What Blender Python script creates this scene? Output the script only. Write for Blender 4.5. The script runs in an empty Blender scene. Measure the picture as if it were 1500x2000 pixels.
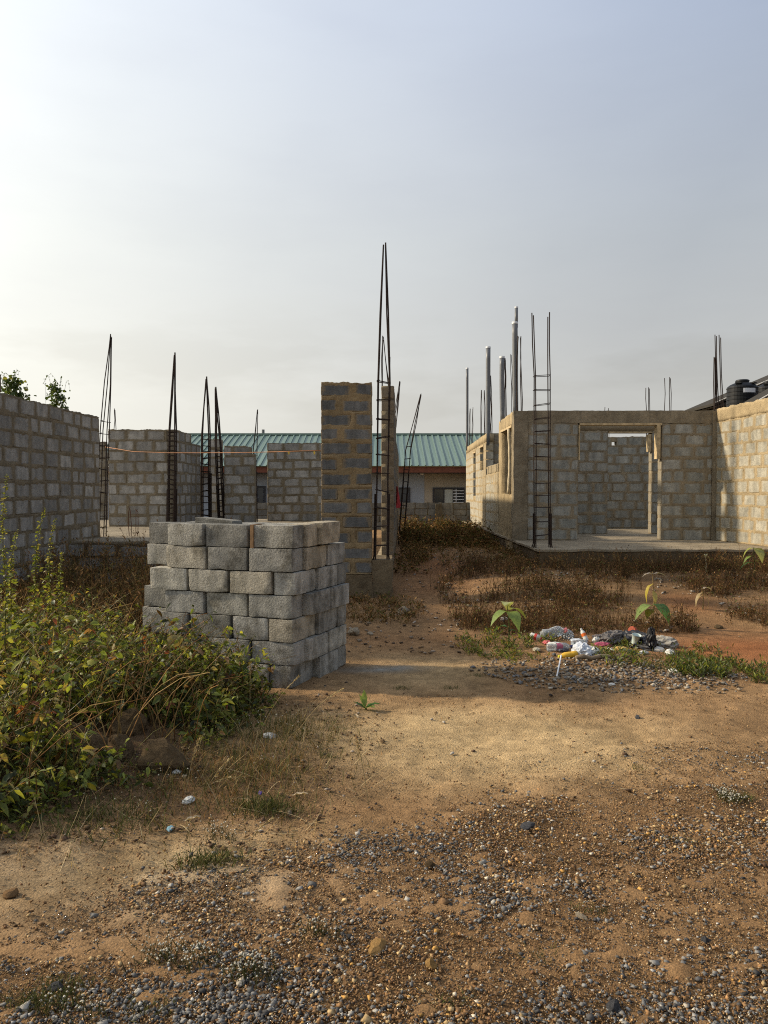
import bpy, bmesh, math, random
import numpy as np
from mathutils import Vector, Matrix, noise as mnoise
random.seed(7)
RNG = np.random.default_rng(11)
sc = bpy.context.scene
COL = sc.collection
R = math.radians

# ------------------------------------------------------------------ camera
EYE = 1.65
F = 1500.0                      # focal length in photo pixels (photo 1500 x 2000)
PITCH = math.atan(40 / F)
cam_d = bpy.data.cameras.new('camera')
cam_d.sensor_fit = 'VERTICAL'
cam_d.sensor_height = 24
cam_d.lens = 24 * F / 2000
cam_d.clip_start = 0.05
cam_d.clip_end = 2000
cam = bpy.data.objects.new('camera', cam_d)
cam.location = (0, 0, EYE)
cam.rotation_euler = (math.pi / 2 - PITCH, 0, 0)
COL.objects.link(cam)
sc.camera = cam

# ------------------------------------------------------------------ light
SUN_TO = Vector((-0.975, 0.222, 0)).normalized()
SUN_EL = R(27)
sun_vec = Vector((SUN_TO.x * math.cos(SUN_EL), SUN_TO.y * math.cos(SUN_EL), math.sin(SUN_EL)))
sun_d = bpy.data.lights.new('sun', 'SUN')
sun_d.energy = 4.0
sun_d.angle = R(3.0)
sun_d.color = (1.0, 0.86, 0.66)
sun = bpy.data.objects.new('sun', sun_d)
sun.rotation_euler = (-sun_vec).to_track_quat('-Z', 'Y').to_euler()
sun.location = (-20, 5, 20)
COL.objects.link(sun)

world = bpy.data.worlds.new('World')
sc.world = world
world.use_nodes = True
wn = world.node_tree
for n in list(wn.nodes):
    wn.nodes.remove(n)


def N(tree, typ, **kw):
    n = tree.nodes.new(typ)
    for k, v in kw.items():
        if k == 'inp':
            for kk, vv in v.items():
                n.inputs[kk].default_value = vv
        else:
            setattr(n, k, v)
    return n


def ramp(tree, stops, fac=None, interp='LINEAR'):
    n = tree.nodes.new('ShaderNodeValToRGB')
    cr = n.color_ramp
    cr.interpolation = interp
    while len(cr.elements) > len(stops):
        cr.elements.remove(cr.elements[-1])
    while len(cr.elements) < len(stops):
        cr.elements.new(0.5)
    for e, (p, c) in zip(cr.elements, stops):
        e.position = p
        e.color = c if len(c) == 4 else (*c, 1)
    if fac is not None:
        tree.links.new(fac, n.inputs[0])
    return n


def math_n(tree, op, a, b=None, clamp=False):
    n = tree.nodes.new('ShaderNodeMath')
    n.operation = op
    n.use_clamp = clamp
    for i, v in enumerate((a, b)):
        if v is None:
            continue
        if isinstance(v, (int, float)):
            n.inputs[i].default_value = v
        else:
            tree.links.new(v, n.inputs[i])
    return n.outputs[0]


def mix_n(tree, fac, a, b, mode='MIX'):
    n = tree.nodes.new('ShaderNodeMix')
    n.data_type = 'RGBA'
    n.blend_type = mode
    n.clamp_result = False
    for idx, v in ((0, fac), (6, a), (7, b)):
        if isinstance(v, (int, float)):
            n.inputs[idx].default_value = v
        elif isinstance(v, (tuple, list)):
            n.inputs[idx].default_value = v if len(v) == 4 else (*v, 1)
        else:
            tree.links.new(v, n.inputs[idx])
    return n.outputs[2]


# hazy daylight sky: Nishita veiled by a bright harmattan haze, brightest round the sun
sky = N(wn, 'ShaderNodeTexSky', sky_type='NISHITA', sun_disc=False, sun_elevation=SUN_EL,
        sun_rotation=math.atan2(sun_vec.x, sun_vec.y), dust_density=4.0, air_density=1.0, ozone_density=1.0)
tc = N(wn, 'ShaderNodeTexCoord')
sep = N(wn, 'ShaderNodeSeparateXYZ')
wn.links.new(tc.outputs['Generated'], sep.inputs[0])
el = math_n(wn, 'MAXIMUM', sep.outputs['Z'], 0.0)
haze = ramp(wn, [(0.0, (4.35, 4.25, 3.95)), (0.12, (4.3, 4.28, 4.08)), (0.30, (3.55, 3.82, 4.1)),
                 (0.52, (2.9, 3.45, 4.55)), (1.0, (2.3, 2.95, 4.5))], el)
dotn = N(wn, 'ShaderNodeVectorMath', operation='DOT_PRODUCT')
wn.links.new(tc.outputs['Generated'], dotn.inputs[0])
dotn.inputs[1].default_value = sun_vec
glow = ramp(wn, [(0.0, (0.02, 0.02, 0.02)), (0.14, (0.10, 0.10, 0.097)), (0.28, (0.22, 0.22, 0.21)), (0.45, (0.36, 0.36, 0.335)), (0.62, (0.56, 0.56, 0.51)), (0.8, (0.88, 0.87, 0.80)), (1.0, (1.25, 1.22, 1.12))],
            dotn.outputs['Value'])
cl = N(wn, 'ShaderNodeMapping')
cl.inputs['Scale'].default_value = (1.6, 1.6, 6.0)
wn.links.new(tc.outputs['Generated'], cl.inputs[0])
cn = N(wn, 'ShaderNodeTexNoise', inp={'Scale': 2.2, 'Detail': 6.0, 'Roughness': 0.55})
wn.links.new(cl.outputs[0], cn.inputs[0])
clf = ramp(wn, [(0.36, (0.975, 0.975, 0.98)), (0.60, (1.015, 1.015, 1.012))], cn.outputs[0])
glow_s = mix_n(wn, 1.0, glow.outputs[0], (6.4, 6.2, 5.7), 'MULTIPLY')
hz = mix_n(wn, 1.0, haze.outputs[0], glow_s, 'ADD')
hz = mix_n(wn, 1.0, hz, clf.outputs[0], 'MULTIPLY')
lowm = ramp(wn, [(0.04, (0, 0, 0)), (0.10, (1, 1, 1)), (0.17, (1, 1, 1)), (0.27, (0, 0, 0))], el).outputs[0]
band = ramp(wn, [(0.47, (1, 1, 1)), (0.60, (0.90, 0.895, 0.89))], cn.outputs[0]).outputs[0]
hz = mix_n(wn, lowm, hz, mix_n(wn, 1.0, hz, band, 'MULTIPLY'))
skyc = mix_n(wn, 0.92, sky.outputs[0], hz)
bg = N(wn, 'ShaderNodeBackground', inp={'Strength': 0.10})
wn.links.new(skyc, bg.inputs[0])
wo = N(wn, 'ShaderNodeOutputWorld')
wn.links.new(bg.outputs[0], wo.inputs[0])

vs = sc.view_settings
vs.view_transform = 'Standard'
vs.look = 'None'
sc.cycles.pixel_filter_type = 'BLACKMAN_HARRIS'
sc.cycles.filter_width = 1.1
sc.cycles.use_denoising = False
vs.exposure = 0.42
vs.gamma = 1.0
vs.use_curve_mapping = False

# ------------------------------------------------------------------ numpy noise


def _h(ix, iy, iz):
    h = (ix * 374761393 + iy * 668265263 + iz * 1274126177) & 0xffffffff
    h = ((h ^ (h >> 13)) * 1274126177) & 0xffffffff
    h = (h ^ (h >> 16)) & 0xffffffff
    return h.astype(np.float64) / 4294967295.0


def vnoise(x, y, z=0.0):
    x, y, z = np.broadcast_arrays(np.asarray(x, float), np.asarray(y, float), np.asarray(z, float))
    ix, iy, iz = (np.floor(a).astype(np.int64) for a in (x, y, z))
    fx, fy, fz = x - ix, y - iy, z - iz
    fx, fy, fz = (f * f * (3 - 2 * f) for f in (fx, fy, fz))
    r = 0
    for dx in (0, 1):
        for dy in (0, 1):
            for dz in (0, 1):
                w = (fx if dx else 1 - fx) * (fy if dy else 1 - fy) * (fz if dz else 1 - fz)
                r = r + w * _h(ix + dx, iy + dy, iz + dz)
    return r * 2 - 1


def fbm(x, y, z=0.0, o=4):
    s, a, f = 0, 0.5, 1.0
    for i in range(o):
        s = s + a * vnoise(np.asarray(x) * f + 17.3 * i, np.asarray(y) * f - 9.1 * i, np.asarray(z) * f)
        a *= 0.5
        f *= 2.03
    return s


def sstep(a, b, x):
    t = np.clip((np.asarray(x, float) - a) / (b - a), 0, 1)
    return t * t * (3 - 2 * t)


def terrain(x, y):
    """height of the ground: flat yard, rising towards the houses"""
    x = np.asarray(x, float)
    y = np.asarray(y, float)
    s = 1.5 * (1 - sstep(0.5, 2.5, x))
    z = 0.40 * sstep(8.0, 12.5, y - s)
    z = z + 0.05 * fbm(x * 0.45, y * 0.45, 3.1, 3) * sstep(60, 20, np.abs(y))
    z = z + 0.05 * np.exp(-(((x - 1.75) / 0.9) ** 2 + ((y - 7.6) / 0.9) ** 2))
    z = z + 0.07 * sstep(-1.0, -1.9, x) * sstep(3.3, 4.6, y)
    return z


def H(x, y):
    return float(terrain(x, y))


# ------------------------------------------------------------------ pixel -> world


def ray(px, py):
    v = (1000 - py) / F
    c, s = math.cos(PITCH), math.sin(PITCH)
    return Vector(((px - 750) / F, c + v * s, -s + v * c))


def W(px, py, d):
    r = ray(px, py)
    r *= d / r.y
    return Vector((r.x, r.y, r.z + EYE))


def X(px, d):
    return W(px, 960, d).x


def Z(py, d):
    return W(750, py, d).z


def G(px, py):
    """point of the ground seen at a photo pixel"""
    r = ray(px, py)
    t, prev = 1.0, 1.0
    while t < 200:
        p = r * t
        if p.z + EYE < H(p.x, p.y):
            break
        prev = t
        t *= 1.02
    a, b = prev, t
    for _ in range(20):
        m = (a + b) / 2
        p = r * m
        if p.z + EYE < H(p.x, p.y):
            b = m
        else:
            a = m
    p = r * b
    return Vector((p.x, p.y, H(p.x, p.y)))


# ------------------------------------------------------------------ object helpers


def tag(o, label=None, cat=None, group=None, kind=None):
    if label:
        o['label'] = label
    if cat:
        o['category'] = cat
    if group:
        o['group'] = group
    if kind:
        o['kind'] = kind
    return o


def link(o, parent=None):
    COL.objects.link(o)
    if parent is not None:
        o.parent = parent
    return o


def thing(name, label, cat, loc=(0, 0, 0), rz=0.0, group=None):
    o = bpy.data.objects.new(name, None)
    o.empty_display_size = 0.1
    o.location = loc
    o.rotation_euler = (0, 0, rz)
    link(o)
    return tag(o, label, cat, group)


def obj(name, me, mat=None, parent=None, loc=None, world=False):
    o = bpy.data.objects.new(name, me)
    if mat is not None and not me.materials:
        me.materials.append(mat)
    link(o, parent)
    if parent is not None and world:
        # geometry given in world space under a moved parent (parents here are unscaled, maybe turned)
        m = Matrix.Translation(parent.location) @ parent.rotation_euler.to_matrix().to_4x4()
        if parent.parent is not None:
            m = Matrix.Translation(parent.parent.location) @ parent.parent.rotation_euler.to_matrix().to_4x4() @ m
        o.matrix_parent_inverse = m.inverted()
    if loc is not None:
        o.location = loc
    return o


def mesh_np(name, V, faces, mat=None, col=None, smooth=False):
    """faces: list of int arrays (n,k); col: per-vertex rgb -> colour attribute 'tint'"""
    me = bpy.data.meshes.new(name)
    V = np.asarray(V, np.float32)
    faces = [np.asarray(f, np.int32) for f in faces if len(f)]
    me.vertices.add(len(V))
    me.vertices.foreach_set('co', V.ravel())
    loops = np.concatenate([f.ravel() for f in faces])
    tot = np.concatenate([np.full(len(f), f.shape[1], np.int32) for f in faces])
    start = np.concatenate(([0], np.cumsum(tot)[:-1])).astype(np.int32)
    me.loops.add(len(loops))
    me.loops.foreach_set('vertex_index', loops)
    me.polygons.add(len(tot))
    me.polygons.foreach_set('loop_start', start)
    me.polygons.foreach_set('loop_total', tot)
    if smooth:
        me.polygons.foreach_set('use_smooth', np.ones(len(tot), bool))
    me.update(calc_edges=True)
    if col is not None:
        a = me.color_attributes.new('tint', 'FLOAT_COLOR', 'POINT')
        c = np.ones((len(V), 4), np.float32)
        c[:, :3] = col
        a.data.foreach_set('color', c.ravel())
    if mat is not None:
        me.materials.append(mat)
    return me


class MB:
    """small polygon collector"""

    def __init__(self):
        self.v, self.f = [], []

    def add(self, vs, fs):
        b = len(self.v)
        self.v += [tuple(p) for p in vs]
        self.f += [tuple(i + b for i in f) for f in fs]

    def box(self, a, b, M=None):
        (x0, y0, z0), (x1, y1, z1) = a, b
        vs = [Vector(p) for p in ((x0, y0, z0), (x1, y0, z0), (x1, y1, z0), (x0, y1, z0), (x0, y0, z1), (x1, y0, z1), (x1, y1, z1), (x0, y1, z1))]
        if M is not None:
            vs = [M @ p for p in vs]
        self.add(vs, [(3, 2, 1, 0), (4, 5, 6, 7), (0, 1, 5, 4), (1, 2, 6, 5), (2, 3, 7, 6), (3, 0, 4, 7)])

    def tube(self, pts, r, n=6, cap=True):
        pts = [Vector(p) for p in pts]
        rs = r if isinstance(r, (list, tuple)) else [r] * len(pts)
        rings = []
        ref = Vector((0.31, 0.83, 0.45))
        for i, p in enumerate(pts):
            t = (pts[min(i + 1, len(pts) - 1)] - pts[max(i - 1, 0)]).normalized()
            a = t.cross(ref)
            if a.length < 1e-3:
                a = t.cross(Vector((1, 0, 0)))
            a.normalize()
            b = t.cross(a)
            rings.append([p + (a * math.cos(2 * math.pi * k / n) + b * math.sin(2 * math.pi * k / n)) * rs[i] for k in range(n)])
        vs = [q for rg in rings for q in rg]
        fs = []
        for i in range(len(pts) - 1):
            for k in range(n):
                k2 = (k + 1) % n
                fs.append((i * n + k, i * n + k2, (i + 1) * n + k2, (i + 1) * n + k))
        if cap:
            fs.append(tuple(reversed(range(n))))
            fs.append(tuple((len(pts) - 1) * n + k for k in range(n)))
        self.add(vs, fs)

    def lathe(self, prof, n=16, M=None):
        """prof: list of (radius, z); radius 0 closes"""
        vs, fs = [], []
        idx = []
        for r_, z_ in prof:
            if r_ <= 1e-6:
                idx.append([len(vs)])
                vs.append(Vector((0, 0, z_)))
            else:
                idx.append(list(range(len(vs), len(vs) + n)))
                vs += [Vector((r_ * math.cos(2 * math.pi * k / n), r_ * math.sin(2 * math.pi * k / n), z_)) for k in range(n)]
        for a, b in zip(idx, idx[1:]):
            for k in range(n):
                k2 = (k + 1) % n
                if len(a) == 1 and len(b) == 1:
                    continue
                if len(a) == 1:
                    fs.append((a[0], b[k2], b[k]))
                elif len(b) == 1:
                    fs.append((a[k], a[k2], b[0]))
                else:
                    fs.append((a[k], a[k2], b[k2], b[k]))
        if M is not None:
            vs = [M @ p for p in vs]
        self.add(vs, fs)

    def mesh(self, name, mat=None, smooth=False):
        me = bpy.data.meshes.new(name)
        me.from_pydata([tuple(p) for p in self.v], [], self.f)
        if smooth:
            for p in me.polygons:
                p.use_smooth = True
        me.update()
        if mat is not None:
            me.materials.append(mat)
        return me

    def build(self, name, mat, parent=None, world=True, smooth=False):
        return obj(name, self.mesh(name, mat, smooth), None, parent, world=world)


# ------------------------------------------------------------------ materials


def new_mat(name):
    m = bpy.data.materials.new(name)
    m.use_nodes = True
    t = m.node_tree
    for n in list(t.nodes):
        t.nodes.remove(n)
    b = N(t, 'ShaderNodeBsdfPrincipled')
    o = N(t, 'ShaderNodeOutputMaterial')
    t.links.new(b.outputs[0], o.inputs[0])
    return m, t, b


def set_in(t, b, name, v):
    if hasattr(v, 'is_linked') or hasattr(v, 'links'):
        t.links.new(v, b.inputs[name])
    elif isinstance(v, tuple):
        b.inputs[name].default_value = v if len(v) == 4 else (*v, 1)
    else:
        b.inputs[name].default_value = v


def noise_n(t, vec, scale, detail=4, rough=0.55, dist=0.0):
    n = N(t, 'ShaderNodeTexNoise', inp={'Scale': scale, 'Detail': detail, 'Roughness': rough, 'Distortion': dist})
    if vec is not None:
        t.links.new(vec, n.inputs['Vector'])
    return n.outputs[0]


def bump_n(t, b, h, strength=0.5, dist=0.01, prev=None):
    n = N(t, 'ShaderNodeBump', inp={'Strength': strength, 'Distance': dist})
    t.links.new(h, n.inputs['Height'])
    if prev is not None:
        t.links.new(prev, n.inputs['Normal'])
    t.links.new(n.outputs[0], b.inputs['Normal'])
    return n.outputs[0]


def mat_simple(name, col, rough=0.6, metal=0.0, var=0.25, scale=8.0, bump=0.0, spec=0.3):
    m, t, b = new_mat(name)
    tc = N(t, 'ShaderNodeTexCoord')
    n = noise_n(t, tc.outputs['Object'], scale, 5)
    lo = tuple(c * (1 - var) for c in col)
    hi = tuple(min(1, c * (1 + var)) for c in col)
    set_in(t, b, 'Base Color', ramp(t, [(0.3, lo), (0.7, hi)], n).outputs[0])
    set_in(t, b, 'Roughness', rough)
    set_in(t, b, 'Metallic', metal)
    set_in(t, b, 'Specular IOR Level', spec)
    if bump:
        bump_n(t, b, noise_n(t, tc.outputs['Object'], scale * 6, 4), bump, 0.01)
    return m


def mat_block(name, c1, c2, cm, edge=0.8, dirt=0.35, pits=70.0, bump=0.6, warm=False):
    """sandcrete block: every block its own shade, pits, smears of mortar creeping in from its edges"""
    m, t, b = new_mat(name)
    tc = N(t, 'ShaderNodeTexCoord')
    oi = N(t, 'ShaderNodeObjectInfo')
    off = N(t, 'ShaderNodeVectorMath', operation='ADD')
    sc_ = N(t, 'ShaderNodeVectorMath', operation='SCALE')
    comb = N(t, 'ShaderNodeCombineXYZ')
    for i in range(3):
        t.links.new(oi.outputs['Random'], comb.inputs[i])
    t.links.new(comb.outputs[0], sc_.inputs[0])
    sc_.inputs['Scale'].default_value = 37.0
    t.links.new(tc.outputs['Object'], off.inputs[0])
    t.links.new(sc_.outputs[0], off.inputs[1])
    v = off.outputs[0]
    base = mix_n(t, oi.outputs['Random'], c1, c2)
    if warm:
        wr = N(t, 'ShaderNodeTexWhiteNoise', noise_dimensions='1D')
        t.links.new(math_n(t, 'MULTIPLY', oi.outputs['Random'], 91.7), wr.inputs['W'])
        base = mix_n(t, 1.0, base, ramp(t, [(0.0, (0.70, 0.70, 0.69)), (0.35, (0.95, 0.95, 0.95)), (0.8, (1.08, 1.06, 1.0)), (1.0, (1.2, 1.06, 0.86))], wr.outputs['Value']).outputs[0], 'MULTIPLY')
        geo0 = N(t, 'ShaderNodeNewGeometry')
        blot = ramp(t, [(0.36, (0.42, 0.40, 0.36)), (0.52, (1, 1, 1)), (0.75, (1.2, 1.19, 1.16))], noise_n(t, geo0.outputs['Position'], 4.5, 7, 0.68)).outputs[0]
        base = mix_n(t, 0.85, base, mix_n(t, 1.0, base, blot, 'MULTIPLY'))
    big = ramp(t, [(0.3, (0.72, 0.72, 0.72)), (0.72, (1.22, 1.2, 1.16))], noise_n(t, v, 7.0, 5, 0.6)).outputs[0]
    base = mix_n(t, 1.0, base, big, 'MULTIPLY')
    fine = ramp(t, [(0.30, (0.62, 0.61, 0.6)), (0.5, (1, 1, 1)), (0.72, (1.35, 1.34, 1.3))], noise_n(t, v, pits, 3, 0.7)).outputs[0]
    base = mix_n(t, 0.8, base, mix_n(t, 1.0, base, fine, 'MULTIPLY'))
    # mortar smeared over the edges
    sep = N(t, 'ShaderNodeSeparateXYZ')
    t.links.new(tc.outputs['Generated'], sep.inputs[0])
    ax = math_n(t, 'MULTIPLY', math_n(t, 'ABSOLUTE', math_n(t, 'SUBTRACT', sep.outputs[0], 0.5)), 2.0)
    az = math_n(t, 'MULTIPLY', math_n(t, 'ABSOLUTE', math_n(t, 'SUBTRACT', sep.outputs[2], 0.5)), 2.0)
    mx = math_n(t, 'MAXIMUM', math_n(t, 'SUBTRACT', math_n(t, 'MULTIPLY', ax, 1.0), 0.0), math_n(t, 'SUBTRACT', az, 0.06))
    e = math_n(t, 'ADD', mx, math_n(t, 'MULTIPLY', math_n(t, 'SUBTRACT', noise_n(t, v, 11.0, 6, 0.65), 0.5), 0.9))
    ef = ramp(t, [(edge, (0, 0, 0)), (min(edge + 0.22, 1.0), (1, 1, 1))], e).outputs[0]
    mcol = mix_n(t, noise_n(t, v, 20.0, 4), tuple(c * 0.72 for c in cm), tuple(c * 1.2 for c in cm))
    base = mix_n(t, math_n(t, 'MULTIPLY', ef, 0.85), base, mcol)
    # rain streaks and grime
    mp = N(t, 'ShaderNodeMapping')
    mp.inputs['Scale'].default_value = (5, 5, 0.8)
    geo = N(t, 'ShaderNodeNewGeometry')
    t.links.new(geo.outputs['Position'], mp.inputs[0])
    st = ramp(t, [(0.45, (1, 1, 1)), (0.75, (1 - dirt, 1 - dirt, 1 - dirt * 1.05))], noise_n(t, mp.outputs[0], 1.6, 5, 0.6)).outputs[0]
    base = mix_n(t, 1.0, base, st, 'MULTIPLY')
    set_in(t, b, 'Base Color', base)
    set_in(t, b, 'Roughness', 0.95)
    set_in(t, b, 'Specular IOR Level', 0.15)
    h = math_n(t, 'ADD', noise_n(t, v, pits * 0.8, 4, 0.7), math_n(t, 'MULTIPLY', noise_n(t, v, 22, 4), 0.7))
    bump_n(t, b, h, bump, 0.012)
    return m


def mat_mortar(name, col, var=0.35, dark=(0.05, 0.045, 0.035), stain=0.4, bump=0.7):
    m, t, b = new_mat(name)
    tc = N(t, 'ShaderNodeTexCoord')
    v = tc.outputs['Object']
    n1 = noise_n(t, v, 3.0, 6, 0.6)
    c = ramp(t, [(0.28, tuple(x * (1 - var) for x in col)), (0.72, tuple(x * (1 + var) for x in col))], n1).outputs[0]
    fine = ramp(t, [(0.3, (0.65, 0.64, 0.62)), (0.7, (1.25, 1.24, 1.2))], noise_n(t, v, 55.0, 4, 0.7)).outputs[0]
    c = mix_n(t, 1.0, c, fine, 'MULTIPLY')
    mp = N(t, 'ShaderNodeMapping')
    mp.inputs['Scale'].default_value = (6, 6, 0.9)
    t.links.new(v, mp.inputs[0])
    s = ramp(t, [(0.5, (0, 0, 0)), (0.78, (stain, stain, stain))], noise_n(t, mp.outputs[0], 1.5, 5, 0.6)).outputs[0]
    c = mix_n(t, s, c, dark)
    set_in(t, b, 'Base Color', c)
    set_in(t, b, 'Roughness', 0.97)
    set_in(t, b, 'Specular IOR Level', 0.12)
    bump_n(t, b, math_n(t, 'ADD', noise_n(t, v, 45, 5, 0.7), noise_n(t, v, 9, 4)), bump, 0.015)
    return m


def mat_tint(name, rough=0.8, trans=0.0, spec=0.25, nscale=30.0, nvar=0.25):
    """colour from the mesh's own 'tint' (each leaf, stone or soil its own), with grain"""
    m, t, b = new_mat(name)
    at = N(t, 'ShaderNodeVertexColor', layer_name='tint')
    tc = N(t, 'ShaderNodeTexCoord')
    g = ramp(t, [(0.3, (1 - nvar,) * 3), (0.7, (1 + nvar,) * 3)], noise_n(t, tc.outputs['Object'], nscale, 4, 0.65)).outputs[0]
    c = mix_n(t, 1.0, at.outputs[0], g, 'MULTIPLY')
    set_in(t, b, 'Base Color', c)
    set_in(t, b, 'Roughness', rough)
    set_in(t, b, 'Specular IOR Level', spec)
    if trans:
        tr = N(t, 'ShaderNodeBsdfTranslucent')
        t.links.new(mix_n(t, 1.0, c, (1.5, 1.4, 0.7), 'MULTIPLY'), tr.inputs[0])
        ms = N(t, 'ShaderNodeMixShader', inp={0: trans})
        t.links.new(b.outputs[0], ms.inputs[1])
        t.links.new(tr.outputs[0], ms.inputs[2])
        out = [n for n in t.nodes if n.type == 'OUTPUT_MATERIAL'][0]
        t.links.new(ms.outputs[0], out.inputs[0])
    return m


TAN = (0.30, 0.20, 0.095)
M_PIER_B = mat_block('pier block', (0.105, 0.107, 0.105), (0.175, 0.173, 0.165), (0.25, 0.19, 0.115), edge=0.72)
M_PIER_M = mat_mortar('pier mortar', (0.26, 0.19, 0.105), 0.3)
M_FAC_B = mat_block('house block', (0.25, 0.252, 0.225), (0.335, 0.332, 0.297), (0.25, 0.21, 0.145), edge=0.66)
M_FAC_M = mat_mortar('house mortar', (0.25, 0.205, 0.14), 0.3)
M_SUNTINT_B = mat_block('sun-tinted wall block', (0.30, 0.285, 0.235), (0.40, 0.375, 0.305), (0.34, 0.265, 0.155), edge=0.70)  # lighter, warmer copy of the house block: sunlight put into the colour
M_SUNTINT_M = mat_mortar('sun-tinted wall mortar', (0.34, 0.265, 0.158), 0.3, stain=0.4)  # sunlit warmth put into the mortar colour as well
M_LEFT_B = mat_block('old block', (0.22, 0.211, 0.192), (0.385, 0.372, 0.34), (0.20, 0.166, 0.112), edge=0.70)
M_LEFT_M = mat_mortar('old mortar', (0.20, 0.165, 0.112), 0.3)
M_PILE_B = mat_block('loose block', (0.24, 0.235, 0.215), (0.42, 0.41, 0.375), (0.24, 0.22, 0.18), edge=1.1, dirt=0.5, pits=85, bump=0.9, warm=True)
M_BND_B = mat_block('boundary block', (0.14, 0.135, 0.12), (0.21, 0.20, 0.17), (0.15, 0.12, 0.08), edge=0.95)
M_BND_M = mat_mortar('boundary mortar', (0.11, 0.09, 0.06), 0.3)
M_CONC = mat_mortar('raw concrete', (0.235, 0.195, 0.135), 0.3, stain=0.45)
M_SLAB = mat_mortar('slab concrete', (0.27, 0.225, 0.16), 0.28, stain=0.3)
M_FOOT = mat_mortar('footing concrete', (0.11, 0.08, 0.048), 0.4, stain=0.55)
M_FOOT2 = mat_mortar('stained plaster', (0.16, 0.122, 0.075), 0.35, stain=0.5)
M_BAR = mat_simple('rusty steel', (0.032, 0.02, 0.014), 0.75, 0.3, 0.4, 14)
M_RUST = mat_simple('red rust steel', (0.10, 0.04, 0.02), 0.8, 0.2, 0.4, 14)
M_PVC = mat_simple('grey pvc', (0.13, 0.135, 0.14), 0.45, 0, 0.15, 5, spec=0.4)
M_PVC_RIM = mat_simple('pvc cut rim', (0.6, 0.6, 0.58), 0.5, 0, 0.1)
M_TIMBER = mat_simple('formwork timber', (0.42, 0.32, 0.18), 0.85, 0, 0.35, 12, 0.4)
M_BAMBOO = mat_simple('bamboo', (0.48, 0.40, 0.26), 0.6, 0, 0.3, 9)
M_LEAF = mat_tint('weed leaf', 0.5, 0.42, 0.35, 40, 0.2)
M_DRY = mat_tint('dry stalk', 0.9, 0.15, 0.1, 40, 0.25)
M_STONE = mat_tint('gravel stone', 0.9, 0.0, 0.2, 120, 0.35)

# ------------------------------------------------------------------ ground
NEARX = np.concatenate((np.linspace(-160, -12, 22)[:-1], np.linspace(-12, -3.4, 60)[:-1], np.arange(-3.4, 3.8, 0.03),
                        np.linspace(3.8, 12, 60)[1:], np.linspace(12, 160, 22)[1:]))
NEARY = np.concatenate((np.linspace(-60, 0.5, 20)[:-1], np.arange(0.5, 6.6, 0.026), np.arange(6.6, 13, 0.05), np.linspace(13, 30, 70), np.linspace(30, 400, 26)[1:]))


def in_poly(x, y, poly):
    x, y = np.asarray(x), np.asarray(y)
    inside = np.zeros(x.shape, bool)
    n = len(poly)
    for i in range(n):
        x0, y0 = poly[i]
        x1, y1 = poly[(i + 1) % n]
        c = ((y0 > y) != (y1 > y)) & (x < (x1 - x0) * (y - y0) / (y1 - y0 + 1e-12) + x0)
        inside ^= c
    return inside


def gravel_mask(x, y):
    """0..1: how stony the ground is"""
    edge = 2.75 + 0.78 * (x + 1.4) * (x < 0.35) + 1.365 * (x >= 0.35) + 0.10 * np.clip(x - 0.35, 0, 3)
    n = fbm(x * 1.3, y * 1.3, 5.0, 4)
    g = sstep(0.35, -0.45, y - edge + 0.55 * n)
    g = np.maximum(g, 0.85 * np.exp(-(((x - 1.9) / 1.05) ** 2 + ((y - 6.75) / 0.42) ** 2) ** 2))
    g = np.maximum(g, 0.55 * np.exp(-(((x - 2.0) / 0.5) ** 2 + ((y - 4.75) / 0.5) ** 2)))
    return np.clip(g, 0, 1)


def soil_fields(x, y):
    n1 = fbm(x * 0.7, y * 0.7, 1.0, 4)
    n2 = fbm(x * 2.6, y * 2.6, 8.0, 4)
    n3 = fbm(x * 9, y * 9, 2.0, 3)
    grav = gravel_mask(x, y)
    # compacted pale sand of the path
    sand = np.exp(-(((x - 0.55 - 0.1 * n2) / 1.35) ** 2 + ((y - 5.1) / 0.75) ** 2) ** 1.3)
    sand = np.maximum(sand, 0.75 * np.exp(-(((x + 1.0) / 0.9) ** 2 + ((y - 3.35 - 0.3 * (x + 1)) / 0.33) ** 2)))
    sand = np.maximum(sand, 0.6 * np.exp(-(((x - 0.4) / 0.6) ** 2 + ((y - 7.0) / 0.6) ** 2)))
    sand = np.clip(sand * (1 + 0.5 * n1 + 0.3 * n2), 0, 1)
    red = np.clip(1.1 * np.exp(-(((x - 3.9) / 1.3) ** 2 + ((y - 7.9) / 0.9) ** 2)) + 0.8 * np.exp(-(((x - 3.9) / 0.5) ** 2 + ((y - 10.1) / 0.5) ** 2))
                  + 0.7 * np.exp(-(((x - 0.9) / 0.9) ** 2 + ((y - 13.5) / 3.0) ** 2)) + 0.35 * n1, 0, 1)
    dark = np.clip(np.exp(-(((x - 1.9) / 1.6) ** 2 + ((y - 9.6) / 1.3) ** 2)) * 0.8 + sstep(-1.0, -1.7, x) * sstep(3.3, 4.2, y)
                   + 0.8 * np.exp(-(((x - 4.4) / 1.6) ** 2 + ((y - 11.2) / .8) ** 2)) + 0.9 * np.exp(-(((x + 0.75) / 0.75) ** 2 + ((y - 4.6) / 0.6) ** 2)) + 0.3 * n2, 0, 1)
    return n1, n2, n3, grav, sand, red, dark


gx, gy = np.meshgrid(NEARX, NEARY, indexing='ij')
n1, n2, n3, grav, sand, red, dark = soil_fields(gx, gy)
base = np.stack([np.full(gx.shape, c) for c in (0.32, 0.196, 0.096)], -1)


def cmix(a, c, w):
    w = w[..., None]
    return a * (1 - w) + np.array(c) * w


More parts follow.
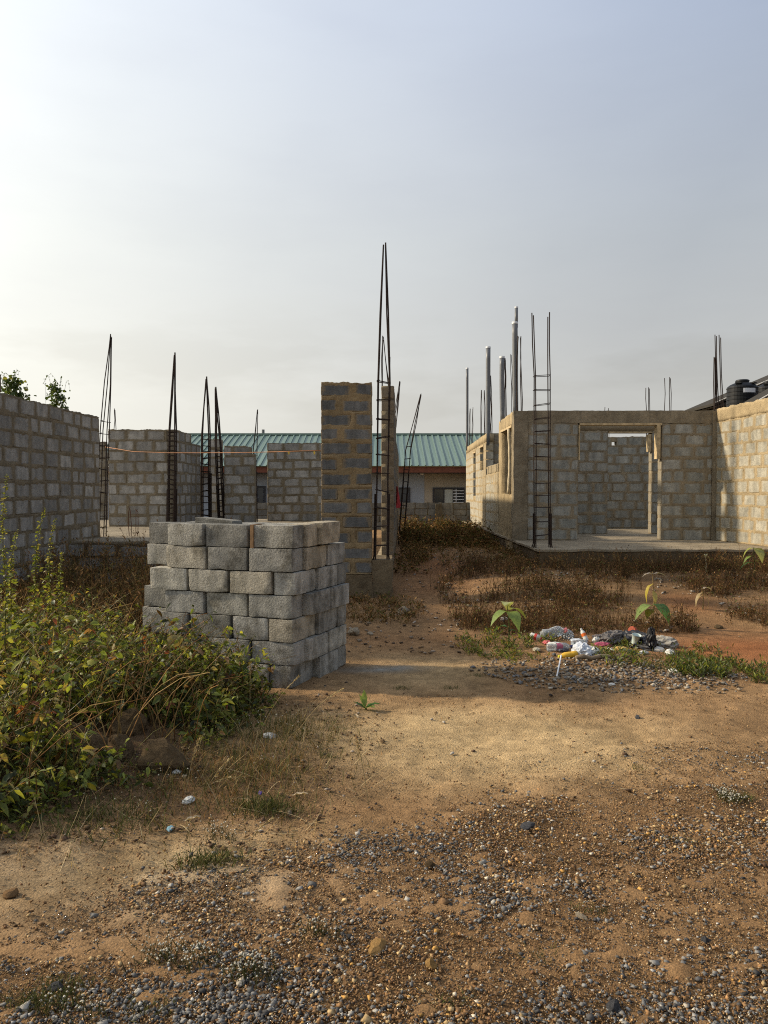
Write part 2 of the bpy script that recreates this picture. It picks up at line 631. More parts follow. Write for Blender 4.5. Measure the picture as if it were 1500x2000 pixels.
base = cmix(base, (0.50, 0.355, 0.185), np.clip(sand * 1.35, 0, 1))
base = cmix(base, (0.30, 0.12, 0.048), np.clip(red * 0.95, 0, 1))
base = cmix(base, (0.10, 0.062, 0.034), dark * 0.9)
base = cmix(base, (0.25, 0.148, 0.07), grav * 0.9)
wet = np.exp(-(((gx + 0.05) / 0.42) ** 2 + ((gy - 7.15) / 0.16) ** 2) ** 1.5)
base = cmix(base, (0.26, 0.25, 0.22), np.clip(wet * 0.75 + 0.6 * wet * n3, 0, 1))
pale = np.clip(np.exp(-(((gx + 1.25) / 0.75) ** 2 + ((gy - 3.2) / 0.30) ** 2)) * (0.8 + n2), 0, 1)
base = cmix(base, (0.42, 0.33, 0.215), pale * 0.8)
base = base * (1 + 0.42 * n2 + 0.32 * n3)[..., None]
gz = terrain(gx, gy)
near = sstep(12, 6, gy) * sstep(7, 3, np.abs(gx))
gz = gz + near * (0.010 * n2 + 0.016 * n3 - 0.022 * np.exp(-((gy - 4.25 - 0.22 * gx - 0.12 * np.sin(gx * 1.9)) / 0.11) ** 2) * (gx > -1.2) - 0.018 * np.exp(-((gy - 3.62 - 0.2 * gx) / 0.10) ** 2) + 0.012 * np.clip(fbm(gx * 22, gy * 22, 4, 2), 0, 1) * (1 - sand * 0.6) + 0.006 * vnoise(gx * 45, gy * 45, 3) * (0.4 + grav))
ni, nj = gx.shape
idx = np.arange(ni * nj).reshape(ni, nj)
quads = np.stack([idx[:-1, :-1], idx[1:, :-1], idx[1:, 1:], idx[:-1, 1:]], -1).reshape(-1, 4)
m, t, b = new_mat('laterite soil')
at = N(t, 'ShaderNodeVertexColor', layer_name='tint')
tc = N(t, 'ShaderNodeTexCoord')
v = tc.outputs['Object']
spk = ramp(t, [(0.25, (0.5, 0.48, 0.45)), (0.45, (0.95, 0.95, 0.95)), (0.58, (1.05, 1.05, 1.05)), (0.75, (1.7, 1.65, 1.55))], noise_n(t, v, 90, 5, 0.75)).outputs[0]
c = mix_n(t, 1.0, at.outputs[0], spk, 'MULTIPLY')
md = ramp(t, [(0.3, (0.75, 0.74, 0.72)), (0.7, (1.22, 1.22, 1.2))], noise_n(t, v, 14, 6, 0.65)).outputs[0]
c = mix_n(t, 1.0, c, md, 'MULTIPLY')
set_in(t, b, 'Base Color', c)
set_in(t, b, 'Roughness', 1.0)
set_in(t, b, 'Specular IOR Level', 0.1)
vor = N(t, 'ShaderNodeTexVoronoi', inp={'Scale': 95.0})
t.links.new(v, vor.inputs['Vector'])
hh = math_n(t, 'ADD', math_n(t, 'MULTIPLY', noise_n(t, v, 60, 6, 0.75), 1.6), math_n(t, 'MULTIPLY', vor.outputs['Distance'], -0.5))
bump_n(t, b, hh, 0.8, 0.02)
M_SOIL = m
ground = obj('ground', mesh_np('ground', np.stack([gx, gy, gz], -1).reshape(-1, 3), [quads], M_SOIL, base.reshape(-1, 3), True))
tag(ground, 'bare reddish sandy earth of the building plot', 'ground', kind='structure')

# ------------------------------------------------------------------ block walls
_unit = {}


def wall_block_mesh(mat, L, Hh, T, k):
    """irregular sandcrete block, centred, chipped corners; about 44 triangles"""
    key = (mat.name, round(L, 3), round(Hh, 3), round(T, 3), k)
    if key in _unit:
        return _unit[key]
    rr = random.Random(hash((round(L, 3), round(Hh, 3), k)) & 0xffff)
    a, c, hT = L / 2, Hh / 2, T / 2
    ch = lambda: rr.uniform(0.006, 0.026) * (1.6 if rr.random() < 0.2 else 1)
    pts = []
    for sx, sz in ((-1, -1), (1, -1), (1, 1), (-1, 1)):
        d1, d2 = ch(), ch()
        p = [(sx * (a - d1), sz * c), (sx * a, sz * (c - d2))]
        if sx * sz < 0:
            p = p
        else:
            p = p[::-1]
        pts += p
    j = lambda: rr.uniform(-0.003, 0.003)
    V, Fc = [], []
    for y, ins in ((-hT, 0.006), (-hT + 0.007, 0.0), (hT - 0.007, 0.0), (hT, 0.006)):
        for (x, z) in pts:
            V.append((x * (1 - ins / a) + j(), y + (j() * 0.5), z * (1 - ins / c) + j()))
    n = 8
    Fc.append(tuple(range(n)))
    for r_ in range(3):
        for k_ in range(n):
            k2 = (k_ + 1) % n
            Fc.append((r_ * n + k_, (r_ + 1) * n + k_, (r_ + 1) * n + k2, r_ * n + k2))
    Fc.append(tuple(reversed(range(3 * n, 4 * n))))
    me = bpy.data.meshes.new('block')
    me.from_pydata(V, [], Fc)
    bm = bmesh.new()
    bm.from_mesh(me)
    bmesh.ops.recalc_face_normals(bm, faces=bm.faces)
    bm.to_mesh(me)
    bm.free()
    me.materials.append(mat)
    _unit[key] = me
    return me


def wall(parent, A, B, z0, z1, nc, mb, mm, thick=0.2, bl=0.40, jh=0.03, jv=0.03, openings=(), res=0.03, seed=0, smear=0.012, recess=0.016,
         proud=0.002, name='wall', vis=None, off=None, rows=None, topfn=None, skip=0.0, label=None):
    """A->B: front line on the ground plan (front faces to the right-hand side of A->B). nc courses between z0 and z1.
    openings: (u0,u1,za,zb). vis: (u0,u1) span whose blocks are parts of their own, the rest are joined."""
    rr = random.Random(seed)
    A, B = Vector(A).to_2d(), Vector(B).to_2d()
    L = (B - A).length
    d = (B - A) / L
    inn = Vector((-d.y, d.x))
    ang = math.atan2(d.y, d.x)
    ch = (z1 - z0) / max(nc, 1)
    blocks = []
    for r in range(nc):
        zb, zt = z0 + r * ch + jh * 0.5, z0 + (r + 1) * ch - jh * 0.5
        if rows is not None:
            segs = rows(r)
        else:
            segs = []
            u = (-(bl + jv) * 0.5 if r % 2 else 0.0) + (off[r] if off else rr.uniform(-0.03, 0.03) if r % 2 else 0.0)
            while u < L:
                ln = bl * rr.choice((1, 1, 0.94, 1.04, 0.9, 0.52 if rr.random() < 0.45 else 1))
                segs.append((u, u + ln))
                u += ln + jv * rr.uniform(0.7, 1.4)
        for (a, b_) in segs:
            a, b_ = max(a, 0.0), min(b_, L)
            cuts = [(a, b_)]
            zc = (zb + zt) / 2
            for (o0, o1, oz0, oz1) in openings:
                if oz0 - 0.06 < zc < oz1 + 0.02:
                    nxt = []
                    for (p, q) in cuts:
                        if q <= o0 or p >= o1:
                            nxt.append((p, q))
                        else:
                            if p < o0:
                                nxt.append((p, o0))
                            if q > o1:
                                nxt.append((o1, q))
                    cuts = nxt
            for (p, q) in cuts:
                if topfn is not None and zt > topfn((p + q) / 2) + 0.05:
                    continue
                if q - p > 0.07 and rr.random() >= skip:
                    wv_ = 0.010 * math.sin(p * 1.7 + r * 1.3 + seed) + rr.uniform(-.006, .006)
                    blocks.append((p, q, zb + wv_ + rr.uniform(-.006, .004), zt + wv_ + rr.uniform(-.008, .006)))
    # mortar core: one grid with the openings cut, displaced by how far each point is from a joint
    eu = 0.006
    us = set(np.round(np.linspace(eu, L - eu, max(2, int(L / res))), 4))
    zs = set(np.round(np.linspace(z0, z1, max(2, int((z1 - z0) / res))), 4))
    ops = [(max(o0 - eu, eu), min(o1 + eu, L - eu), max(oz0 - eu, z0), min(oz1, z1)) for (o0, o1, oz0, oz1) in openings]
    for o in ops:
        us |= {round(o[0], 4), round(o[1], 4)}
        zs |= {round(o[2], 4), round(o[3], 4)}
    us, zs = np.array(sorted(us)), np.array(sorted(zs))
    U, ZZ = np.meshgrid(us, zs, indexing='ij')
    S = np.full(U.shape, -1.0)
    for (p, q, a, b_) in blocks:
        S = np.maximum(S, np.minimum(np.minimum(U - p, q - U), np.minimum(ZZ - a, b_ - ZZ)))
    nz = fbm(U * 9 + seed * 3.7, ZZ * 9, seed * 1.3, 4)
    nz2 = fbm(U * 30 + seed, ZZ * 30, seed, 2)
    inside = sstep(-0.004, 0.016, S - smear - 0.05 * nz - 0.05 * np.clip(fbm(U * 2.1 + seed, ZZ * 2.6, seed * 2.2, 3) - 0.05, -.1, 1))
    df = -proud + 0.006 * nz2 + 0.004 * nz + inside * recess
    if nc == 0:
        df = 0.008 * nz + 0.006 * nz2
    cu, cz = (us[:-1] + us[1:]) / 2, (zs[:-1] + zs[1:]) / 2
    solid = np.ones((len(cu), len(cz)), bool)
    for (o0, o1, a, b_) in ops:
        solid &= ~((cu[:, None] > o0) & (cu[:, None] < o1) & (cz[None] > a) & (cz[None] < b_))
    if topfn is not None:
        tops = np.array([topfn(x) for x in cu])
        solid &= cz[None] < tops[:, None]
    zt_j = np.zeros(U.shape)
    zt_j[:, -1] = 0.012 * vnoise(us * 9, seed, 0) + 0.008 * vnoise(us * 31, seed, 5)
    fr = np.stack([A.x + d.x * U + inn.x * df, A.y + d.y * U + inn.y * df, ZZ + zt_j], -1)
    dbk = thick - df
    bk = np.stack([A.x + d.x * U + inn.x * dbk, A.y + d.y * U + inn.y * dbk, ZZ + zt_j], -1)
    nu, nzn = U.shape
    I = np.arange(nu * nzn).reshape(nu, nzn)
    J = I + nu * nzn
    ii, jj = np.nonzero(solid)
    fs = [np.stack([I[ii, jj], I[ii + 1, jj], I[ii + 1, jj + 1], I[ii, jj + 1]], -1),
          np.stack([J[ii, jj], J[ii, jj + 1], J[ii + 1, jj + 1], J[ii + 1, jj]], -1)]
    pad = np.zeros((solid.shape[0] + 2, solid.shape[1] + 2), bool)
    pad[1:-1, 1:-1] = solid
    for (di, dj) in ((-1, 0), (1, 0), (0, -1), (0, 1)):
        bi, bj = np.nonzero(solid & ~pad[1 + di:pad.shape[0] - 1 + di, 1 + dj:pad.shape[1] - 1 + dj])
        if di == -1:
            q = [I[bi, bj], I[bi, bj + 1], J[bi, bj + 1], J[bi, bj]]
        elif di == 1:
            q = [I[bi + 1, bj], J[bi + 1, bj], J[bi + 1, bj + 1], I[bi + 1, bj + 1]]
        elif dj == -1:
            q = [I[bi, bj], J[bi, bj], J[bi + 1, bj], I[bi + 1, bj]]
        else:
            q = [I[bi, bj + 1], I[bi + 1, bj + 1], J[bi + 1, bj + 1], J[bi, bj + 1]]
        fs.append(np.stack(q, -1))
    V = np.concatenate((fr.reshape(-1, 3), bk.reshape(-1, 3)))
    used = np.unique(np.concatenate([f.ravel() for f in fs]))
    remap = np.full(len(V), -1)
    remap[used] = np.arange(len(used))
    core = obj(name, mesh_np(name, V[used], [remap[f] for f in fs], mm, None, False), None, parent, world=True)
    if label:
        core['label'] = label
    rest = []
    for (p, q, a, b_) in blocks:
        k = rr.randrange(6)
        c2 = A + d * ((p + q) / 2) + inn * (thick / 2 + rr.uniform(-0.0015, 0.0025))
        me = wall_block_mesh(mb, bl, ch - jh, thick, k)
        sx, sz = (q - p) / bl, (b_ - a) / (ch - jh)
        if vis is not None and not (vis[0] <= (p + q) / 2 <= vis[1]):
            rest.append((me, c2, (a + b_) / 2, sx, sz))
            continue
        o = bpy.data.objects.new('block', me)
        link(o, core)
        o.location = (c2.x - parent.location.x, c2.y - parent.location.y, (a + b_) / 2 - parent.location.z)
        o.rotation_euler = (0, 0, ang + (math.pi if rr.random() < 0.0 else 0))
        o.scale = (sx, 1, sz)
    if rest:
        VV, FF, nb = [], [], 0
        for (me, c2, zc, sx, sz) in rest:
            co = np.empty(len(me.vertices) * 3, np.float32)
            me.vertices.foreach_get('co', co)
            co = co.reshape(-1, 3) * np.array([sx, 1, sz])
            x = c2.x + d.x * co[:, 0] + inn.x * co[:, 1]
            y = c2.y + d.y * co[:, 0] + inn.y * co[:, 1]
            VV.append(np.stack([x, y, zc + co[:, 2]], -1))
            for p in me.polygons:
                FF.append(tuple(i + nb for i in p.vertices))
            nb += len(co)
        me = bpy.data.meshes.new('block')
        me.from_pydata([tuple(p) for p in np.concatenate(VV)], [], FF)
        me.materials.append(mb)
        o = obj('block', me, None, core, world=False)
        o.location = -parent.location
        o['kind'] = 'stuff'
    return core


# wall() puts blocks in the core's space: cores under an unrotated parent sit at the world origin through the
# parent inverse, so blocks below take plain world coordinates through the same offset
# ------------------------------------------------------------------ the house on the far side of the path (open doorway)
FLOOR_R = Z(1055, 15.0)
rh = thing('unfinished_house', 'roofless block house with an open doorway, a veranda slab and a sunlit side wall', 'house', (0, 0, 0))
xl, xr = X(1003, 15), X(1397, 15)
ztop = Z(802, 15)
zbeam = Z(826, 15)


def noisy_box(name, mat, parent, a, b, res=0.08, amp=0.01, seed=0):
    """concrete box with uneven faces"""
    (x0, y0, z0), (x1, y1, z1) = a, b
    bm = bmesh.new()
    nx, ny, nz_ = (max(1, min(90, int((q - p) / res))) for p, q in zip(a, b))

    def face(fn, n_, m_):
        g = [[bm.verts.new(fn(i / n_, j / m_)) for j in range(m_ + 1)] for i in range(n_ + 1)]
        for i in range(n_):
            for j in range(m_):
                bm.faces.new((g[i][j], g[i + 1][j], g[i + 1][j + 1], g[i][j + 1]))
    lx = lambda s: x0 + (x1 - x0) * s
    ly = lambda s: y0 + (y1 - y0) * s
    lz = lambda s: z0 + (z1 - z0) * s
    face(lambda s, t_: (lx(s), y0, lz(t_)), nx, nz_)
    face(lambda s, t_: (lx(1 - s), y1, lz(t_)), nx, nz_)
    face(lambda s, t_: (x1, ly(s), lz(t_)), ny, nz_)
    face(lambda s, t_: (x0, ly(1 - s), lz(t_)), ny, nz_)
    face(lambda s, t_: (lx(s), ly(t_), z1), nx, ny)
    bmesh.ops.remove_doubles(bm, verts=bm.verts, dist=1e-4)
    for v_ in bm.verts:
        p = v_.co
        q = p * 3.1 + Vector((seed, seed * 2.0, 0))
        e = mnoise.noise_vector(q) * amp + mnoise.noise_vector(q * 4.3) * amp * 0.5
        v_.co = p + Vector((e.x, e.y, e.z * 0.8))
    me = bpy.data.meshes.new(name)
    bm.to_mesh(me)
    bm.free()
    me.materials.append(mat)
    return obj(name, me, None, parent, world=True)


# footing with veranda slab
SLX = X(1046, 12.8)
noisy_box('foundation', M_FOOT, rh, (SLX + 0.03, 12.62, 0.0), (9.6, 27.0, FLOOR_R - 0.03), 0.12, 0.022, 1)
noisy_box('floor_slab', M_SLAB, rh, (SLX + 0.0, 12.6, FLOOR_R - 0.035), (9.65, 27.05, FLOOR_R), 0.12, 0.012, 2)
u_ = lambda px, dd=15.0: X(px, dd) - xl
ucol = 0.27
# facade with doorway; beam and corner column cast in concrete
wall(rh, (xl + ucol, 15), (X(1129, 15), 15), FLOOR_R, zbeam, 10, M_FAC_B, M_FAC_M, 0.2, 0.40, 0.03, 0.03, res=0.025, seed=3, smear=0.006)
wall(rh, (X(1291, 15), 15), (xr - 0.07, 15), FLOOR_R, zbeam, 10, M_FAC_B, M_FAC_M, 0.2, 0.40, 0.03, 0.03, res=0.025, seed=4, smear=0.006)
noisy_box('column', M_CONC, rh, (xl, 14.985, FLOOR_R), (xl + ucol, 15.22, ztop - 0.005), 0.05, 0.016, 4)
noisy_box('column', M_CONC, rh, (xr - 0.07, 14.97, FLOOR_R), (xr + 0.2, 15.22, ztop - 0.006), 0.06, 0.01, 5)
noisy_box('ring_beam', M_CONC, rh, (xl + ucol - 0.004, 14.99, zbeam), (xr - 0.068, 15.21, ztop), 0.06, 0.012, 6)


def board(parent, a, b, mat=M_TIMBER, name='formwork_board'):
    mb_ = MB()
    mb_.box(a, b)
    return mb_.build(name, mat, parent)


d1l, d1r = X(1129, 15), X(1291, 15)
board(rh, (d1l + 0.02, 14.97, zbeam - 0.045), (d1r + 0.0, 15.19, zbeam - 0.004))
board(rh, (d1l + 0.004, 14.975, zbeam - 0.72), (d1l + 0.026, 15.18, zbeam - 0.047))
board(rh, (d1r - 0.10, 14.965, zbeam - 0.70), (d1r - 0.03, 15.12, zbeam - 0.047))
# side wall in the sun-warmed tint, coming towards the camera
zR = lambda: FLOOR_R
wall(rh, (xr + 0.0, 14.97), (X(1590, 11.9) - 0.02, 11.9), FLOOR_R, zbeam + 0.02, 10, M_SUNTINT_B, M_SUNTINT_M, 0.2, 0.38, 0.03, 0.035, res=0.028, seed=5, smear=0.008)
nb = MB()
A_, B_ = Vector((xr, 14.97)), Vector((X(1590, 11.9) - 0.02, 11.9))
dd = (B_ - A_).normalized()
inn_ = Vector((-dd.y, dd.x))
wall(rh, A_, B_, zbeam + 0.02, ztop + 0.03, 0, M_SUNTINT_B, M_SUNTINT_M, 0.205, res=0.04, seed=6, name='ring_beam')
# inner wall behind the doorway, with its own doorway
D2 = 17.2
x2a = xl + 0.12
o2 = (X(1187, D2) - x2a, X(1272, D2) - x2a, FLOOR_R, Z(844, D2))
wall(rh, (x2a, D2), (x2a + o2[0], D2), FLOOR_R, Z(842, D2), 10, M_FAC_B, M_FAC_M, 0.2, 0.40, 0.03, 0.03, res=0.03, seed=8, smear=0.006, vis=(X(1120, D2) - x2a, 99))
wall(rh, (x2a + o2[1], D2), (8.6, D2), FLOOR_R, Z(842, D2), 10, M_FAC_B, M_FAC_M, 0.2, 0.40, 0.03, 0.03, res=0.03, seed=18, smear=0.006, vis=(-1, .35))
wall(rh, (x2a, D2), (8.6, D2), Z(842, D2), ztop - 0.02, 0, M_FAC_B, M_CONC, 0.21, res=0.06, seed=9, name='ring_beam')
board(rh, (x2a + o2[0] + 0.01, D2 - 0.03, Z(844, D2) - 0.018), (x2a + o2[1], D2 + 0.19, Z(844, D2) + 0.012))
board(rh, (x2a + o2[1] - 0.08, D2 - 0.035, Z(882, D2)), (x2a + o2[1] - 0.02, D2 + 0.12, Z(844, D2) - 0.047))
# back wall, lower, with a knocked hole
D3 = 19.8
hx, hz = X(1199, D3) - 4.4, Z(866, D3)
wall(rh, (4.4, D3), (8.6, D3), FLOOR_R, Z(853, D3), 10, M_FAC_B, M_FAC_M, 0.2, 0.40, 0.03, 0.03,
     openings=[(hx - 0.06, hx + 0.06, hz - 0.045, hz + 0.045)], res=0.03, seed=10, smear=0.006, vis=(X(1176, D3) - 4.4, X(1286, D3) - 4.4))
# side along the path, from its far end to the facade corner
sx = lambda d_: xl + (d_ - 15.0) * 0.0267
dpx = lambda px: 1500 * (xl - 0.4) / (px - 790)
ZT = ztop - 0.06
farD = 26.6
uS = lambda d_: (farD - d_) * math.hypot(1, 0.0267)
wall(rh, (sx(farD), farD), (sx(20.15), 20.15), FLOOR_R - 0.25, ZT - 0.22, 11, M_SUNTINT_B, M_SUNTINT_M, 0.2, 0.40, 0.03, 0.03,
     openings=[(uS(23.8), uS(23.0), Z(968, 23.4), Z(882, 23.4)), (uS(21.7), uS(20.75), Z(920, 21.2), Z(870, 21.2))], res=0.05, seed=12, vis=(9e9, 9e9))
wall(rh, (sx(farD), farD), (sx(20.15), 20.15), ZT - 0.22, ZT, 0, M_SUNTINT_B, M_SUNTINT_M, 0.21, res=0.08, seed=13, name='ring_beam')
wall(rh, (sx(20.05), 20.05), (sx(17.42), 17.42), FLOOR_R - 0.25, Z(925, 18.7), 7, M_SUNTINT_B, M_SUNTINT_M, 0.2, 0.40, 0.03, 0.03, res=0.05, seed=14, vis=(9e9, 9e9))
# loose upright blocks along the top of the low wall
for k in range(7):
    dk = 17.62 + 0.34 * k
    bmesh_ = wall_block_mesh(M_SUNTINT_B, 0.40, 0.20, 0.15, k % 4)
    o = bpy.data.objects.new('block', bmesh_)
    link(o, rh)
    o.location = (sx(dk) + 0.1, dk, Z(925, 18.7) + 0.105)
    o.rotation_euler = (0, 0, random.uniform(-.05, .05))
    o.scale = (0.5, 1.6, 1.0)
wall(rh, (sx(17.38), 17.38), (sx(15.22), 15.22), FLOOR_R - 0.25, ztop - 0.005, 0, M_SUNTINT_B, M_SUNTINT_M, 0.2, res=0.05, seed=15,
     openings=[(17.38 - 16.85, 17.38 - 15.3, Z(965, 16), Z(835, 16))])
board(rh, (sx(16) - 0.025, 15.32, Z(835, 16) - 0.05), (sx(16) + 0.16, 16.84, Z(835, 16) - 0.006))
board(rh, (sx(23.4) - 0.02, 23.02, Z(882, 23.4) - 0.05), (sx(23.4) + 0.1, 23.78, Z(882, 23.4) - 0.006))
board(rh, (sx(21.2) - 0.02, 20.77, Z(870, 21.2) - 0.05), (sx(21.2) + 0.1, 21.68, Z(870, 21.2) - 0.006))
wall(rh, (sx(20.2) + 0.2, 20.2), (4.38, 20.2), FLOOR_R, ZT, 10, M_FAC_B, M_FAC_M, 0.2, 0.40, 0.03, 0.03, res=0.05, seed=16, vis=(9e9, 9e9))
wall(rh, (sx(24.6) + 0.2, 24.6), (8.6, 24.6), FLOOR_R, ZT - 0.05, 10, M_FAC_B, M_FAC_M, 0.2, 0.40, 0.03, 0.03, res=0.08, seed=17, vis=(9e9, 9e9))
# bamboo prop in the side window
bp = thing('bamboo_pole', 'pale bamboo pole propped upright in the side window opening', 'pole', (sx(15.62) - 0.015, 15.62, Z(965, 16)))
mb_ = MB()
hgt = Z(835, 16) - Z(965, 16) - 0.06
pts, rs = [], []
for k in range(15):
    f_ = k / 14
    pts.append(Vector((0.03 * math.sin(f_ * 3), 0.02 * f_, hgt * f_)))
    rs.append(0.034 if k % 3 else 0.041)
mb_.tube(pts, rs, 8)
obj('culm', mb_.mesh('culm', M_BAMBOO, True), None, bp)

# ------------------------------------------------------------------ the house on the near side (old grey walls)
FLOOR_L = Z(1058, 11.5)
lh = thing('unfinished_house', 'roofless old grey block house without lintels, behind the dry weeds', 'house', (0, 0, 0))
Lx = X(195, 12.7)
noisy_box('floor_slab', M_SLAB, lh, (-9.5, 11.56, FLOOR_L - 0.08), (-0.95, 21.0, FLOOR_L), 0.2, 0.012, 21)
wall(lh, (-9.5, 11.5), (-0.95, 11.5), 0.05, FLOOR_L - 0.03, 4, M_LEFT_B, M_FOOT, 0.2, 0.44, 0.03, 0.04, res=0.04, seed=22, smear=0.0, name='foundation', vis=(4.3, 7.0))
LWn = (-4.80, 8.6)
wall(lh, LWn, (Lx, 12.7), FLOOR_L - 0.22 * 2, Z(815, 12.7), 11, M_LEFT_B, M_LEFT_M, 0.2, 0.40, 0.035, 0.035, res=0.026, seed=23, smear=0.006,
     topfn=None)
wall(lh, LWn, (-4.80 + 0.1 * 1.02 / 4.1, 9.62), Z(815, 12.7) + 0.012, Z(815, 12.7) + 0.235, 1, M_LEFT_B, M_LEFT_M, 0.2, 0.40, 0.03, 0.03, res=0.03, seed=24)
zw1 = Z(839, 16.5)
wall(lh, (X(212, 16.5), 16.5), (X(328, 16.5), 16.5), FLOOR_L, zw1, 9, M_LEFT_B, M_LEFT_M, 0.2, 0.40, 0.035, 0.035, res=0.03, seed=25, smear=0.006)
wx = X(341, 16.5)
wall(lh, (wx, 16.5), (wx + 0.06, 18.6), FLOOR_L, zw1, 9, M_LEFT_B, M_LEFT_M, 0.2, 0.40, 0.035, 0.035, res=0.03, seed=26, smear=0.006,
     topfn=lambda u: zw1 + 0.02 if u < 1.3 else zw1 - 0.2)
wall(lh, (X(408, 20), 20), (X(433, 20), 20), FLOOR_L, Z(858, 20), 9, M_LEFT_B, M_LEFT_M, 0.2, 0.40, 0.035, 0.035, res=0.04, seed=27)
x3 = X(438, 18)
zw3 = Z(871, 18)
wall(lh, (x3, 18), (X(498, 18), 18), FLOOR_L, zw3, 8, M_LEFT_B, M_LEFT_M, 0.2, 0.40, 0.035, 0.035, res=0.03, seed=28, smear=0.006,
     topfn=lambda u: zw3 + 0.02 if u < 0.55 else zw3 - 0.2)
wall(lh, (X(522, 19.4), 19.4), (-0.55, 19.4), FLOOR_L, Z(865, 19.4), 9, M_LEFT_B, M_LEFT_M, 0.2, 0.40, 0.035, 0.035, res=0.035, seed=29, smear=0.006, vis=(0, 1.55))
wall(lh, (-9.4, 20.6), (X(206, 20.6), 20.6), FLOOR_L, Z(860, 20), 9, M_LEFT_B, M_LEFT_M, 0.2, 0.40, 0.035, 0.035, res=0.06, seed=30, vis=(9e9, 9e9))

# ------------------------------------------------------------------ the tall pier and long wall beside the path
pw = thing('block_wall', 'tall dark block wall with thick tan mortar beside the path, with a toothed end', 'wall', (0, 0, 0))
PD = 11.0
px0, px1 = X(627, PD), X(727, PD)
zp0, zp1 = Z(1122, PD), Z(747, PD)
Lp = px1 - px0


def pier_rows(r):
    k = r % 2
    if k == 0:
        return [(0.0, 0.42 + random.uniform(-.02, .02)), (0.505 + random.uniform(-.015, .015), Lp)]
    return [(0.0, 0.24 + random.uniform(-.02, .02)), (0.32 + random.uniform(-.02, .02), Lp - random.uniform(0, .03))]


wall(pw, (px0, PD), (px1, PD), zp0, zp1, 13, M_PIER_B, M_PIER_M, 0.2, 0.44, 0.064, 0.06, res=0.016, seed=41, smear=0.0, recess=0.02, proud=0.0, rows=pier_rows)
noisy_box('foundation', M_FOOT2, pw, (px0 - 0.06, PD - 0.04, -0.05), (px1 + 0.0, PD + 0.26, zp0 - 0.004), 0.06, 0.02, 42)
noisy_box('foundation', M_FOOT2, pw, (px1 + 0.002, PD - 0.03, -0.05), (X(766, PD), PD + 1.0, Z(1094, PD)), 0.05, 0.02, 43)
# long wall running back; its toothed end faces the camera
eD = 12.1
ex0, ex1 = X(745, eD), X(769, eD)
zE0, zE1 = 0.62, Z(753, eD)
kx = 0.027
far_w = (ex1 + kx * 9.4, eD + 9.4)
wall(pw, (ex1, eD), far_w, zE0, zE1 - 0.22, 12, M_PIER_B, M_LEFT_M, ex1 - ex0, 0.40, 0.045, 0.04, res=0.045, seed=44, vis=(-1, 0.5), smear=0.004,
     topfn=lambda u: zE1 - 0.2 if u < 3.2 else zE1 - 0.66)
wall(pw, (ex1, eD), (ex1 + kx * 1.3, eD + 1.3), zE1 - 0.215, zE1, 1, M_PIER_B, M_LEFT_M, ex1 - ex0, 0.40, 0.02, 0.03, res=0.03, seed=45, vis=(-1, 0.5))
wall(pw, (ex1 - 0.02, PD + 0.98), (far_w[0] - 0.02, far_w[1]), 0.0, zE0 - 0.004, 0, M_PIER_B, M_CONC, ex1 - ex0 + 0.06, res=0.08, seed=46, name='foundation')

# ------------------------------------------------------------------ reinforcement cages


